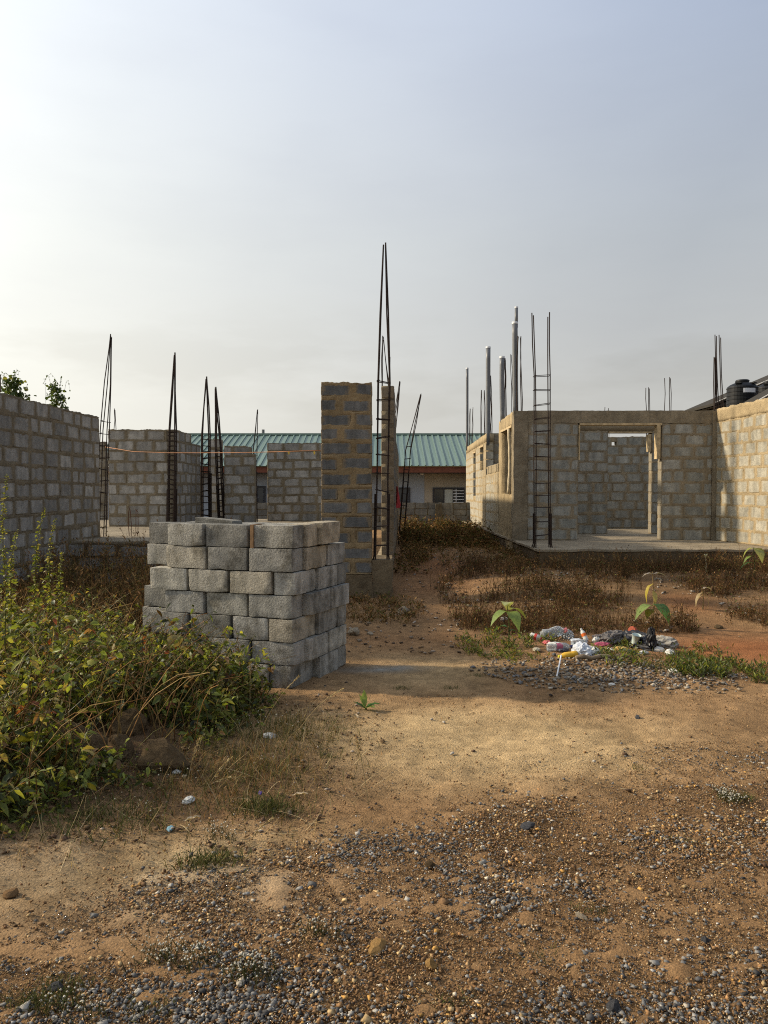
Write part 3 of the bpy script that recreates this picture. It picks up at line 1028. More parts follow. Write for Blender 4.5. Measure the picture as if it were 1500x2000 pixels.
def cage(label, base, z0, tip, w, dp, zm=None, mid=None, stir=(), r=0.008, nb=4, spread=0.012, starter=None, mat=M_BAR, group='steel reinforcement cages', name='rebar_cage',
         zb=None, extra=0.0):
    """bars from base (x,y) at z0 up to zm with footprint w x dp, then drawn together to the tip (x,y,z)"""
    t_ = thing(name, label, 'rebar', (base[0], base[1], z0), 0, group)
    bx, by = base
    tip = Vector(tip)
    mid = Vector((mid[0], mid[1], zm)) if mid is not None else (Vector((bx, by, z0)).lerp(tip, 0.4) if zm is None else Vector((bx, by, z0)).lerp(tip, (zm - z0) / (tip.z - z0)))
    org = Vector((bx, by, z0))
    corners = [(-w / 2, -dp / 2), (w / 2, -dp / 2), (w / 2, dp / 2), (-w / 2, dp / 2)][:nb] if nb != 2 else [(-w / 2, 0), (w / 2, 0)]
    for (cx, cy) in corners:
        b_ = MB()
        j = lambda s: random.uniform(-s, s)
        p0 = Vector((cx, cy, 0))
        p1 = (mid - org) + Vector((cx + j(.012), cy + j(.010), 0))
        k = spread / max(w, 1e-3)
        tz = (tip - org) + Vector((cx * k, cy * k, -abs(j(0.10))))
        q1 = p0.lerp(p1, 0.5) + Vector((j(.014), j(.012), 0))
        q2 = p1.lerp(tz, 0.5) + Vector((j(.016), j(.012), 0))
        pts = [p0, q1, p1, q2, p1.lerp(tz, 0.86), tz]
        if spread > 0.02 and zm is not None:
            pts = [p0, q1, p1, q2, tz]
        b_.tube(pts, r, 6)
        obj('bar', b_.mesh('bar', mat), None, t_)
        if starter:
            b_ = MB()
            s_ = min(starter / max(p1.z, 1e-3), 1.0)
            o_ = Vector((0.018 * (1 if cx >= 0 else -1), 0.012, 0))
            b_.tube([p0 + o_ * 2.2, p0.lerp(p1, s_ * 0.12) + o_, p0.lerp(p1, s_) + o_], r * 1.05, 6)
            obj('starter_bar', b_.mesh('starter_bar', mat), None, t_)
    for zs_ in stir:
        f_ = (zs_ - z0) / max(mid.z - z0, 1e-3)
        if f_ <= 1:
            c_ = (mid - org) * f_
            sc_ = 1.0
        else:
            g_ = (zs_ - mid.z) / (tip.z - mid.z)
            c_ = (mid - org).lerp(tip - org, g_)
            sc_ = 1 - g_ * 0.95
        m_ = 0.011
        hw, hd = w / 2 * sc_ + m_, dp / 2 * sc_ + m_
        tl = random.uniform(-0.02, 0.02)
        b_ = MB()
        P = [Vector((-hw, -hd, tl)), Vector((hw, -hd, -tl)), Vector((hw, hd, -tl * .5)), Vector((-hw, hd, tl)), Vector((-hw, -hd, tl))]
        for a_, c2 in zip(P, P[1:]):
            b_.tube([c_ + a_, c_ + c2], r * 0.62, 5)
        b_.tube([c_ + P[0], c_ + P[0] + Vector((0.035, 0.03, 0.01))], r * 0.62, 5)
        obj('stirrup', b_.mesh('stirrup', mat), None, t_)
    return t_


def pxr(a, b, n, d):
    """heights of n stirrups spread between photo rows a and b at distance d"""
    return [Z(a + (b - a) * i / (n - 1), d) + random.uniform(-.012, .012) for i in range(n)]


# beside the pier
z0c = Z(1094, PD) - 0.05
cage('tallest dark rebar cage drawn to a point in the gap beside the dark pier', (X(744.5, PD + .12), PD + .12), z0c, W(751, 473, PD + .1), 0.17, 0.13,
     zm=Z(745, PD), mid=(X(749.5, PD), PD + .1), stir=[Z(y_, PD) for y_ in (745, 780, 818, 853, 888, 924, 959, 993, 1028, 1066)], r=0.0115, spread=0.03, starter=1.0)
lap = [o for o in bpy.data.objects if o.name == 'rebar_cage'][0]
b_ = MB()
p_ = W(761, 697, PD + .05) - lap.location
b_.tube([W(759, 860, PD + .05) - lap.location, p_], 0.013, 6)
obj('bar', b_.mesh('bar', M_BAR), None, lap)
cage('short rebar bundle standing on the toothed end of the long wall', (X(753, 12.25), 12.25), zE1 - .1, W(748, 655, 12.25), 0.11, 0.1, zm=zE1 + 0.02, r=0.007)
cage('thin straight rebar bundle on the long wall behind the pier', (ex1 + kx * 3.4 - .1, eD + 3.4), zE1 - 0.95, W(781, 743, eD + 3.4), 0.05, 0.1, r=0.008)
cage('rebar cage leaning over sideways beyond the long wall', (X(783, 18), 18.0), H(.4, 18), W(822, 768, 18.0), 0.12, 0.10, zm=Z(880, 18), mid=(X(797, 18), 18.0),
     stir=pxr(872, 1010, 7, 18), r=0.010)
# in and around the old grey house
dA = 12.85
cage('leaning rebar cage at the end of the old grey wall, drawn to a long point', (X(197, dA), dA), FLOOR_L, W(217, 652, dA), 0.12, 0.11, zm=Z(840, dA), mid=(X(206, dA), dA),
     stir=[Z(y_, dA) for y_ in (824, 848, 871, 894, 917, 939, 962, 985, 1008, 1030)], r=0.009)
cage('short pair of bars showing above the grey wall panel', (X(225, 17.0), 17.0), FLOOR_L, W(224, 792, 17.0), 0.07, 0.05, zm=Z(842, 17), r=0.008, nb=2)
cage('tall dense rebar cage in the gap between two grey wall panels', (X(334, 16.33), 16.33), FLOOR_L, W(341, 688, 16.33), 0.13, 0.12, zm=Z(838, 16.33), mid=(X(338, 16.33), 16.33),
     stir=pxr(845, 1020, 20, 16.6), r=0.0165, starter=0.8)
cage('rebar cage with a square top behind the jagged wall end', (X(402, 18.7), 18.7), FLOOR_L, W(403, 735, 18.7), 0.18, 0.14, zm=Z(850, 18.7), mid=(X(403, 18.7), 18.7),
     stir=pxr(858, 1020, 14, 18.7), r=0.018, starter=1.2)
cage('rebar cage leaning against the stepped wall panel', (X(433, 18.3), 18.3), FLOOR_L, W(421, 755, 18.3), 0.11, 0.10, zm=Z(870, 18.3), mid=(X(427, 18.3), 18.3),
     stir=pxr(880, 1020, 14, 18.3), r=0.017, starter=0.9)
cage('slim rebar pair before the green roof in the doorless gap', (X(499, 19.0), 19.0), FLOOR_L, W(503, 797, 19.0), 0.08, 0.06, zm=Z(880, 19), mid=(X(499, 19), 19.0), stir=pxr(890, 1015, 5, 19), r=0.009)
cage('four short red rusty starter bars standing in the grey slab', (X(260, 13.0), 13.0), FLOOR_L, W(260, 986, 13.0), 0.11, 0.10, zm=Z(1000, 13.0), spread=0.11, r=0.006, mat=M_RUST,
     group=None, name='starter_bars')
# on the house with the doorway
lD = 13.0
cage('ladder-like rebar cage standing on the veranda slab before the facade', (X(1060, lD), lD), FLOOR_R, W(1056, 606, lD), 0.245, 0.12, zm=Z(735, lD), mid=(X(1057, lD), lD),
     stir=[Z(y_, lD) for y_ in (734, 762, 790, 817, 842, 867, 892, 918, 944, 968, 991, 1019, 1045)], r=0.0095, spread=0.27, starter=0.58)
cage('crossed short bars at the far corner of the side wall', (sx(26) + .1, 26.0), 2.9, W(921, 793, 26), 0.10, 0.08, zm=Z(830, 26), spread=0.09, r=0.009)
cage('two straight bars between the two farther grey pipes', (X(943, 21.5), 21.5), 2.9, W(943, 757, 21.5), 0.09, 0.07, zm=Z(830, 21.5), spread=0.08, r=0.009)
cage('dark bars pressed against the grey pipe over the low wall', (X(958, 20.3), 20.3), 2.9, W(957, 733, 20.3), 0.05, 0.08, zm=Z(800, 20.3), spread=0.03, r=0.010)
cage('dark bars pressed against the bent grey pipe', (X(987, 17.3), 17.3), 2.95, W(986, 695, 17.3), 0.04, 0.06, zm=Z(770, 17.3), spread=0.02, r=0.010)
cage('thin bar beside the two-piece grey pipe, on its path side', (X(1000, 15.4), 15.4), 3.0, W(998, 692, 15.4), 0.03, 0.05, zm=Z(750, 15.4), r=0.006, nb=2)
cage('crossed bars close to the two-piece grey pipe above the facade corner', (X(1014, 15.1), 15.1), 3.0, W(1014.5, 650, 15.1), 0.08, 0.07, zm=Z(740, 15.1), mid=(X(1012, 15.1), 15.1), spread=0.05, r=0.009)
cage('two tiny bar ends just above the facade beam', (X(1185, 20), 20.0), 2.9, W(1185, 793, 20), 0.09, 0.06, zm=Z(830, 20), spread=0.09, r=0.008, nb=2)
cage('short upright bars above the facade, lower of two sets', (X(1264, 20), 20.0), 2.9, W(1264, 752, 20), 0.09, 0.07, zm=Z(800, 20), spread=0.09, r=0.009, nb=3)
cage('upright bars above the facade, higher of two sets', (X(1303, 20), 20.0), 2.9, W(1303, 735, 20), 0.15, 0.05, zm=Z(800, 20), spread=0.15, r=0.009, nb=3)
cage('crossing tall bars at the inner corner where the sunlit wall meets the facade', (X(1404, 15.1), 15.1), ztop - .25, W(1402, 650, 15.1), 0.11, 0.10, zm=ztop + .02, spread=0.08, r=0.0085)
cage('shorter bar bundle at the inner corner beside the crossing tall bars', (X(1395, 15.15), 15.1), ztop - .25, W(1397, 692, 15.1), 0.06, 0.08, zm=ztop + .02, spread=0.03, r=0.0085)

# ------------------------------------------------------------------ pipes


def pipe(label, px, py0, py1, d, rad, bend=0.0, upper=None, tipx=0.0):
    p0, p1 = W(px, py1, d), W(px + tipx, py0, d)
    t_ = thing('drain_pipe', label, 'pipe', p0, 0, 'grey plastic pipes rising from the walls')
    b_ = MB()
    top = p1 - p0
    pts = [Vector((top.x * k / 8 + bend * math.sin(k / 8 * math.pi), 0, top.z * k / 8)) for k in range(9)]
    b_.tube(pts, rad, 14, cap=True)
    obj('pipe_body', b_.mesh('pipe_body', M_PVC, True), None, t_)
    b_ = MB()
    b_.lathe([(rad * 0.8, -0.03), (rad * 0.8, 0.012), (rad * 1.06, 0.012), (rad * 1.06, -0.03)], 14, Matrix.Translation(top))
    obj('rim', b_.mesh('rim', M_PVC_RIM, True), None, t_)
    if upper:
        ux, uy, ur = upper
        p2 = W(ux, uy, d) - p0
        b_ = MB()
        b_.tube([top + Vector((p2.x - top.x, 0, -0.1)), p2], ur, 12)
        obj('pipe_body', b_.mesh('pipe_body', M_PVC, True), None, t_)
        b_ = MB()
        b_.lathe([(ur * 0.8, -0.02), (ur * 0.8, 0.01), (ur * 1.06, 0.01), (ur * 1.06, -0.02)], 12, Matrix.Translation(p2))
        obj('rim', b_.mesh('rim', M_PVC_RIM, True), None, t_)


pipe('thinnest grey pipe at the far end of the side wall', 912.5, 719, 880, 26.2, 0.045)
pipe('grey pipe with a pale rim over the low part of the side wall', 953, 678, 870, 20.2, 0.062, tipx=0.5)
pipe('grey pipe bent at its foot, above the side window', 982, 697, 825, 17.0, 0.053, bend=-0.012, tipx=-1.5)
pipe('tallest grey pipe, narrower upper length set in a wider one', 1007, 630, 815, 15.25, 0.056, upper=(1008.5, 600, 0.033), tipx=-1.5)

# ------------------------------------------------------------------ orange line strung between the walls
ra, rb = W(206, 873, 14.5), W(627, 879, 11.05)
mb_ = MB()
seq = [(206, 873, 14.5), (260, 882, 14.0), (330, 884.5, 13.5), (400, 884.5, 13.0), (470, 884, 12.4), (540, 882.5, 11.8), (627, 879.5, 11.05)]
mb_.tube([W(*s) for s in seq], 0.0052, 6)
M_ORANGE = mat_simple('orange line', (0.42, 0.17, 0.06), 0.6, 0, 0.2)
ropeT = thing('rope', 'orange line strung taut across the old grey house', 'rope', ra)
obj('line', mb_.mesh('line', M_ORANGE, True), None, ropeT, world=True)
M_YEL = mat_simple('yellow tag', (0.65, 0.48, 0.08), 0.6, 0, 0.15)
for (px_, d_) in ((564, 11.6), (614, 11.15)):
    b_ = MB()
    c_ = W(px_, 883.5, d_)
    b_.box(c_ + Vector((-.009, -.012, -.03)), c_ + Vector((.009, .012, .016)))
    b_.box(c_ + Vector((-.014, -.015, -.012)), c_ + Vector((.014, .015, .004)))
    obj('knot', b_.mesh('knot', M_YEL), None, ropeT, world=True)

# red cloth hanging on the long wall
bm = bmesh.new()
nU, nV = 8, 18
gd = [[None] * (nV + 1) for _ in range(nU + 1)]
for i in range(nU + 1):
    for j in range(nV + 1):
        u, v_ = i / nU - .5, j / nV
        wd = 0.20 * (0.35 + 0.65 * math.sin(min(v_ * 1.25, 1) * math.pi * 0.6))
        gd[i][j] = bm.verts.new((0.035 + 0.03 * math.sin(u * 9 + v_ * 3) * (0.3 + v_) + 0.025 * v_, u * wd + 0.06 * v_, -0.34 * v_ + 0.03 * math.cos(u * 7) * v_))
for i in range(nU):
    for j in range(nV):
        bm.faces.new((gd[i][j], gd[i + 1][j], gd[i + 1][j + 1], gd[i][j + 1]))
me = bpy.data.meshes.new('cloth')
bm.to_mesh(me)
bm.free()
M_RED = mat_simple('red cloth', (0.30, 0.03, 0.03), 0.85, 0, 0.3, 14)
cl_ = obj('cloth', me, M_RED)
sol = cl_.modifiers.new('solid', 'SOLIDIFY')
sol.thickness = 0.006
dC = 13.0
cl_.location = (ex1 + kx * (dC - eD) + 0.004, dC, Z(950, dC))
tag(cl_, 'red cloth hanging on the long wall behind the pier', 'cloth')

# ------------------------------------------------------------------ far house with the green metal roof
fh = thing('bungalow', 'low house with a green metal roof and a red-brown fascia behind the boundary wall', 'house', (0, 0, 0))
eD_, rD_ = 28.0, 32.3
ez, rz_ = Z(908, eD_), Z(849, rD_)
fx0, fx1 = -11.0, 5.6


def mat_roof():
    m, t, b = new_mat('green roof sheet')
    tc = N(t, 'ShaderNodeTexCoord')
    oi = N(t, 'ShaderNodeObjectInfo')
    v = tc.outputs['Object']
    c = mix_n(t, oi.outputs['Random'], (0.125, 0.195, 0.160), (0.17, 0.245, 0.205))
    mp = N(t, 'ShaderNodeMapping')
    mp.inputs['Scale'].default_value = (3, 0.5, 0.5)
    t.links.new(v, mp.inputs[0])
    n = ramp(t, [(0.3, (0.7, 0.72, 0.7)), (0.7, (1.25, 1.22, 1.2))], noise_n(t, mp.outputs[0], 3, 6, 0.65)).outputs[0]
    set_in(t, b, 'Base Color', mix_n(t, 1.0, c, n, 'MULTIPLY'))
    set_in(t, b, 'Roughness', 0.5)
    set_in(t, b, 'Metallic', 0.1)
    return m


M_ROOF = mat_roof()
M_FASC = mat_simple('fascia board', (0.16, 0.055, 0.03), 0.7, 0, 0.2)
M_BLUEW = mat_simple('blue grey render', (0.30, 0.33, 0.37), 0.9, 0, 0.08, 1.5)
M_TANW = mat_simple('tan render', (0.36, 0.31, 0.235), 0.9, 0, 0.12, 1.5)
M_FRAME = mat_simple('dark window frame', (0.035, 0.035, 0.04), 0.5)
M_GLASS = mat_simple('dark glass', (0.03, 0.035, 0.04), 0.12, 0, 0.1, spec=0.5)
M_CURT_REFL = mat_simple('pale curtain', (0.45, 0.46, 0.40), 0.8, 0, 0.15, 20)  # pale pane colour paints in the bright curtain reflection
M_WHITE = mat_simple('white paint', (0.75, 0.75, 0.73), 0.6, 0, 0.05)
pwid = 0.25
Rm = None
b_ = MB()
b_.box((0.004, 0, 0), (pwid - 0.004, 1, 0.012))
b_.box((-0.022, 0.0, 0.012), (0.022, 1, 0.05))
pm = b_.mesh('roof_panel', M_ROOF)
sl = math.atan2(rz_ - ez, rD_ - eD_)
slen = math.hypot(rz_ - ez, rD_ - eD_)
k, x = 0, fx0
while x < fx1:
    o = obj('roof_panel', pm, None, fh)
    o.location = (x, eD_ - 0.15 + random.uniform(-.02, .02), ez - 0.05 + random.uniform(-.004, .004))
    o.rotation_euler = (sl, 0, 0)
    o.scale = (1, slen + 0.13, 1)
    x += pwid
    k += 1
b_ = MB()
b_.box((fx0, rD_ - 0.18, rz_ - 0.02), (fx1, rD_ + 0.2, rz_ + 0.05))
b_.build('ridge_cap', M_ROOF, fh)
b_ = MB()
b_.add([(fx0, rD_ + .05, rz_), (fx1, rD_ + .05, rz_), (fx1, rD_ + 4.4, ez), (fx0, rD_ + 4.4, ez), (fx0, rD_ + .05, rz_ - .06), (fx1, rD_ + .05, rz_ - .06), (fx1, rD_ + 4.4, ez - .06), (fx0, rD_ + 4.4, ez - .06)],
       [(0, 1, 2, 3), (7, 6, 5, 4), (0, 4, 5, 1), (1, 5, 6, 2), (2, 6, 7, 3), (3, 7, 4, 0)])
b_.build('rear_roof', M_ROOF, fh)
b_ = MB()
b_.box((fx0, eD_ - 0.06, ez - 0.28), (fx1, eD_ - 0.03, ez - 0.075))
b_.build('fascia', M_FASC, fh)
b_ = MB()
b_.box((fx0, eD_ - 0.03, ez - 0.30), (fx1, eD_ + 0.8, ez - 0.27))
b_.build('soffit', M_FRAME, fh)
hD = 28.7
xs = X(829, hD)
gl = 0.35


def wall_panel(x0, x1, mat):
    b2 = MB()
    b2.box((x0, hD, gl), (x1, hD + 0.2, ez - 0.29))
    return b2.build('wall', mat, fh)


wall_panel(fx0 + .4, xs - 0.003, M_BLUEW)
wall_panel(xs, fx1 - .4, M_TANW)
b_ = MB()
b_.box((fx0 + .45, hD + .25, gl), (fx1 - .45, hD + 7, ez - 0.3))
b_.build('house_body', M_TANW, fh)


def window(px_a, px_b, ya, yb, bars, curtain_refl):
    a, c = X(px_a, hD), X(px_b, hD)
    zt, zb_ = Z(ya, hD), Z(yb, hD) - 0.15
    fr = MB()
    fw = 0.07
    for (p, q) in (((a, hD - .05, zt - fw), (c, hD + .02, zt)), ((a, hD - .05, zb_), (c, hD + .02, zb_ + fw)),
                   ((a, hD - .048, zb_ + fw), (a + fw, hD + .02, zt - fw)), ((c - fw, hD - .048, zb_ + fw), (c, hD + .02, zt - fw))):
        fr.box(p, q)
    w_ = fr.build('window', M_FRAME, fh)
    n = 3 if c - a > 0.7 else 1
    for i in range(n):
        s0, s1 = a + fw + (c - a - 2 * fw) * i / n, a + fw + (c - a - 2 * fw) * (i + 1) / n
        g = MB()
        g.box((s0 + .02, hD - .03 + .012 * (i % 2), zb_ + fw), (s1 - .02, hD - .022 + .012 * (i % 2), zt - fw))
        obj('pane', g.mesh('pane', M_CURT_REFL if (curtain_refl and i == 1) else M_GLASS), None, w_, world=False)
        if i:
            g = MB()
            g.box((s0 - .02, hD - .045, zb_ + fw), (s0 + .02, hD + .0, zt - fw))
            obj('mullion', g.mesh('mullion', M_FRAME), None, w_)
    if bars:
        s0 = a + fw + (c - a - 2 * fw) * 2 / 3
        for q in range(5):
            zz = zb_ + fw + (zt - zb_ - 2 * fw) * (q + 0.5) / 5
            g = MB()
            g.box((s0, hD - .075, zz - .012), (c - .03, hD - .05, zz + .012))
            obj('security_bar', g.mesh('security_bar', M_WHITE), None, w_)
        g = MB()
        g.box(((s0 + c) / 2 - .12, hD - .082, zb_ + .05), ((s0 + c) / 2 - .095, hD - .075, zt - .05))
        obj('security_bar', g.mesh('security_bar', M_WHITE), None, w_)


window(845, 907, 952, 980, True, True)
window(770, 801, 952, 980, False, False)
window(500, 519, 949, 980, False, False)
b_ = MB()
b_.lathe([(0, -.06), (.05, -.05), (.075, 0), (.05, .05), (.02, .07), (.02, .12), (0, .12)], 12, Matrix.Translation(W(824, 925, hD - .12)))
b_.build('wall_lamp', M_WHITE, fh, smooth=True)
b_ = MB()
b_.tube([W(514, 852, rD_), W(514, 839, rD_)], 0.06, 10)
b_.build('vent_pipe', M_PVC, fh)

# low boundary wall before it
bw = thing('boundary_wall', 'low grey block boundary wall across the end of the path', 'wall', (0, 0, 0))
wall(bw, (-4.6, 25), (X(916, 25) + .3, 25), 0.25, Z(982, 25), 5, M_BND_B, M_BND_M, 0.15, 0.40, 0.018, 0.018, res=0.05, seed=51, smear=-0.004)
noisy_box('buttress', M_BND_M, bw, (X(850, 25), 24.85, 0.2), (X(862, 25), 24.99, Z(984, 25)), 0.06, 0.012, 52)

# ------------------------------------------------------------------ dark roofed house and water tanks beyond the sunlit wall
gh = thing('house', 'house with dark grey-brown gable roofs rising beyond the sunlit block wall', 'house', (0, 0, 0))
M_GROOF = mat_simple('dark roof sheet', (0.04, 0.036, 0.029), 0.8, 0, 0.12, 2.0, spec=0.1)
M_GEDGE = mat_simple('pale roof edge', (0.6, 0.58, 0.52), 0.5, 0, 0.1)


def gable(x0, xm, y0, y1, ze, zr, name, wall_name):
    """gable front facing the camera: roof sheets of real thickness with a pale verge, dark gable end under them"""
    x1 = 2 * xm - x0
    th = 0.09
    r_ = None
    for (xa, za, xb, zb_) in ((x0 - .05, ze, xm, zr), (x1 + .05, ze, xm, zr)):
        b2 = MB()
        b2.add([(xa, y0, za), (xb, y0, zb_), (xb, y1, zb_), (xa, y1, za), (xa, y0, za - th), (xb, y0, zb_ - th), (xb, y1, zb_ - th), (xa, y1, za - th)],
               [(0, 1, 2, 3), (7, 6, 5, 4), (0, 4, 5, 1), (1, 5, 6, 2), (2, 6, 7, 3), (3, 7, 4, 0)])
        r_ = b2.build(name, M_GROOF, gh)
        e_ = MB()
        e_.tube([(xa, y0 - .02, za + .0), (xb, y0 - .02, zb_ + .0)], 0.022, 6)
        obj('verge', e_.mesh('verge', M_GEDGE), None, r_)
    b2 = MB()
    ya, yb = y0 + .012, y1 - .1
    p = [(x0 + .05, ze - th - .01), (xm, zr - th - .004), (x1 - .05, ze - th - .01)]
    b2.add([(x, ya, z) for x, z in p] + [(x, yb, z) for x, z in p], [(0, 2, 1), (3, 4, 5), (0, 3, 5, 2)])
    b2.build('gable_end', M_GROOF, gh)
    b2 = MB()
    b2.box((x0 + .3, y0 + .3, 0.2), (x1 - .3, y1 - .3, ze - th - .05))
    b2.build(wall_name, M_TANW, gh)


# the verge climbs from (1335,802) towards (1500,730) and on out of the picture
pa, pb = W(1334, 804, 30.0), W(1500, 733, 30.0)
k_ = (pb.z - pa.z) / (pb.x - pa.x)
gable(pa.x, pa.x + 6.2, 27.0, 30.0, pa.z, pa.z + 6.2 * k_, 'roof', 'wall')
qa, qb = W(1436, 797, 23.0), W(1500, 760, 23.0)
k_ = (qb.z - qa.z) / (qb.x - qa.x)
gable(qa.x, qa.x + 2.6, 21.8, 23.0, qa.z, qa.z + 2.6 * k_, 'porch_roof', 'porch_wall')
M_TANK = mat_simple('black tank plastic', (0.006, 0.0065, 0.007), 0.5, 0, 0.2, 6, spec=0.22)
M_LABEL = mat_simple('tank label', (0.62, 0.63, 0.64), 0.5, 0, 0.04)


def tank(label, px_c, px_w, py_top, d, with_label):
    rad = px_w / 2 / 1500 * d
    c_ = W(px_c, py_top, d)
    hh_ = rad * 2.25
    base_z = c_.z - hh_
    t_ = thing('water_tank', label, 'water tank', (c_.x, d, base_z), 0, 'black water tanks by the dark roof')
    prof = [(0, 0), (rad * .97, 0), (rad, .04)]
    nr = 6
    body = hh_ * 0.74
    for i in range(nr):
        z_a = .04 + (body - .04) * i / nr
        z_b = .04 + (body - .04) * (i + 1) / nr
        prof += [(rad, z_a + .02), (rad, z_b - .045), (rad * 1.025, z_b - .035), (rad * 1.025, z_b - .012), (rad, z_b)]
    prof += [(rad * .97, body + .03), (rad * .80, hh_ * .83), (rad * .55, hh_ * .88), (rad * .42, hh_ * .895), (rad * .42, hh_ * .93)]
    b2 = MB()
    b2.lathe(prof, 32)
    obj('tank_body', b2.mesh('tank_body', M_TANK, False), None, t_)
    b2 = MB()
    b2.lathe([(rad * .45, hh_ * .925), (rad * .46, hh_ * .96), (rad * .38, hh_ * .985), (rad * .12, hh_ * 1.0), (0, hh_ * 1.0)], 24)
    obj('lid', b2.mesh('lid', M_TANK, True), None, t_)
    for ang in (-2.3, -0.9, 0.8):
        b2 = MB()
        M = Matrix.Translation((rad * .72 * math.cos(ang), rad * .72 * math.sin(ang), hh_ * .84)) @ Matrix.Rotation(ang, 4, 'Z')
        b2.box((-.12 * rad, -.2 * rad, 0), (.2 * rad, .2 * rad, .08 * rad), M)
        obj('handle', b2.mesh('handle', M_TANK), None, t_)
    if with_label:
        vsx, fsx = [], []
        n = 8
        for i in range(n + 1):
            a_ = -1.95 + 0.85 * i / n
            for z_ in (body * .74, body * .92):
                vsx.append((rad * 1.034 * math.cos(a_), rad * 1.034 * math.sin(a_), z_))
        for i in range(n):
            fsx.append((2 * i, 2 * i + 2, 2 * i + 3, 2 * i + 1))
        b2 = MB()
        b2.add(vsx, fsx)
        obj('label_patch', b2.mesh('label_patch', M_LABEL), None, t_)
    # block stand
    b2 = MB()
    b2.box((-rad * 1.1, -rad * 1.1, 0.3 - base_z), (rad * 1.1, rad * 1.1, -0.004))
    st = thing('tank_stand', 'plain stand under ' + ('the labelled black tank' if with_label else 'the half-hidden black tank'), 'stand', (c_.x, d, base_z))
    obj('stand_body', b2.mesh('stand_body', M_CONC), None, st)


tank('black ribbed water tank with a pale label between two dark roofs', 1450, 56, 741, 24.45, True)
tank('second black water tank, mostly hidden behind the nearer dark roof', 1503, 50, 744, 25.2, False)

# ------------------------------------------------------------------ pile of loose blocks
PC = Vector((X(579, 6.4), 6.4))
PF = Vector((-.938, .347)).normalized()     # along the front, away from the near corner
PR = Vector((.347, .938)).normalized()      # along the right side, away from the camera
PH = 0.198
PB = -0.02
_pile = {}


def loose_block_mesh(k):
    if k in _pile:
        return _pile[k]
    rr = random.Random(100 + k)
    L, T, Hh = 0.42, 0.2, PH - 0.007
    nx, ny, nz_ = 12, 6, 6
    bm = bmesh.new()
    bmesh.ops.create_cube(bm, size=1.0)
    bmesh.ops.subdivide_edges(bm, edges=[e for e in bm.edges if abs((e.verts[0].co - e.verts[1].co).x) > .5], cuts=nx - 1, use_grid_fill=True)
    bmesh.ops.subdivide_edges(bm, edges=[e for e in bm.edges if abs((e.verts[0].co - e.verts[1].co).y) > .5], cuts=ny - 1, use_grid_fill=True)
    bmesh.ops.subdivide_edges(bm, edges=[e for e in bm.edges if abs((e.verts[0].co - e.verts[1].co).z) > .5], cuts=nz_ - 1, use_grid_fill=True)
    sd = Vector((k * 7.1, k * 3.3, 0))
    chip = [(sx * rr.choice((1, 1, .4)), sy, sz) for sx in (-1, 1) for sy in (-1, 1) for sz in (-1, 1) if rr.random() < 0.3]
    for v_ in bm.verts:
        tt_ = []
        for c_, n_, h2 in ((v_.co.x, nx, L / 2), (v_.co.y, ny, T / 2), (v_.co.z, nz_, Hh / 2)):
            c_ *= 2
            tt_.append((c_ if abs(c_) > .999 else c_ * (1 - .007 / h2) / (1 - 2 / n_)) * h2)
        p = Vector(tt_)
        hx_, hy_, hz_ = L / 2, T / 2, Hh / 2
        rd = 0.0035 + 0.0025 * mnoise.noise(p * 9 + sd)
        for cx, cy, cz in chip:
            dcp = (p - Vector((cx * hx_, cy * hy_, cz * hz_))).length
            rd += max(0, 0.018 * (1 - dcp / 0.06))
        q = Vector((max(-hx_ + rd, min(hx_ - rd, p.x)), max(-hy_ + rd, min(hy_ - rd, p.y)), max(-hz_ + rd, min(hz_ - rd, p.z))))
        dlt = p - q
        if dlt.length > rd:
            p = q + dlt.normalized() * rd
        p += mnoise.noise_vector(p * 9 + sd) * 0.0026 + mnoise.noise_vector(p * 55 + sd) * 0.0016
        v_.co = p
    me = bpy.data.meshes.new('concrete_block')
    bm.to_mesh(me)
    bm.free()
    for p in me.polygons:
        p.use_smooth = True
    me.set_sharp_from_angle(angle=R(32))
    me.materials.append(M_PILE_B)
    _pile[k] = me
    return me


ORD = ['first', 'second', 'third', 'fourth', 'fifth']
CRS = ['top', 'second', 'third', 'fourth', 'fifth', 'sixth', 'bottom']


def pile_block(u, tt, ln, dp, zc, along_front, label, tilt=0.0, lng=0.42):
    """centre at u along the front and tt along the side"""
    c_ = PC + PF * u + PR * tt
    o = bpy.data.objects.new('concrete_block', loose_block_mesh(random.randrange(9)))
    link(o)
    o.location = (c_.x, c_.y, zc)
    base_a = math.atan2(-PF.y, -PF.x) if along_front else math.atan2(PR.y, PR.x)
    o.rotation_euler = (random.choice((0, math.pi)) + random.uniform(-.008, .008), tilt + random.uniform(-.008, .008), base_a + random.uniform(-.02, .02))
    o.scale = (ln / 0.42, dp / 0.2, 1.0)
    tag(o, label, 'block', 'loose blocks stacked in the pile')
    return o


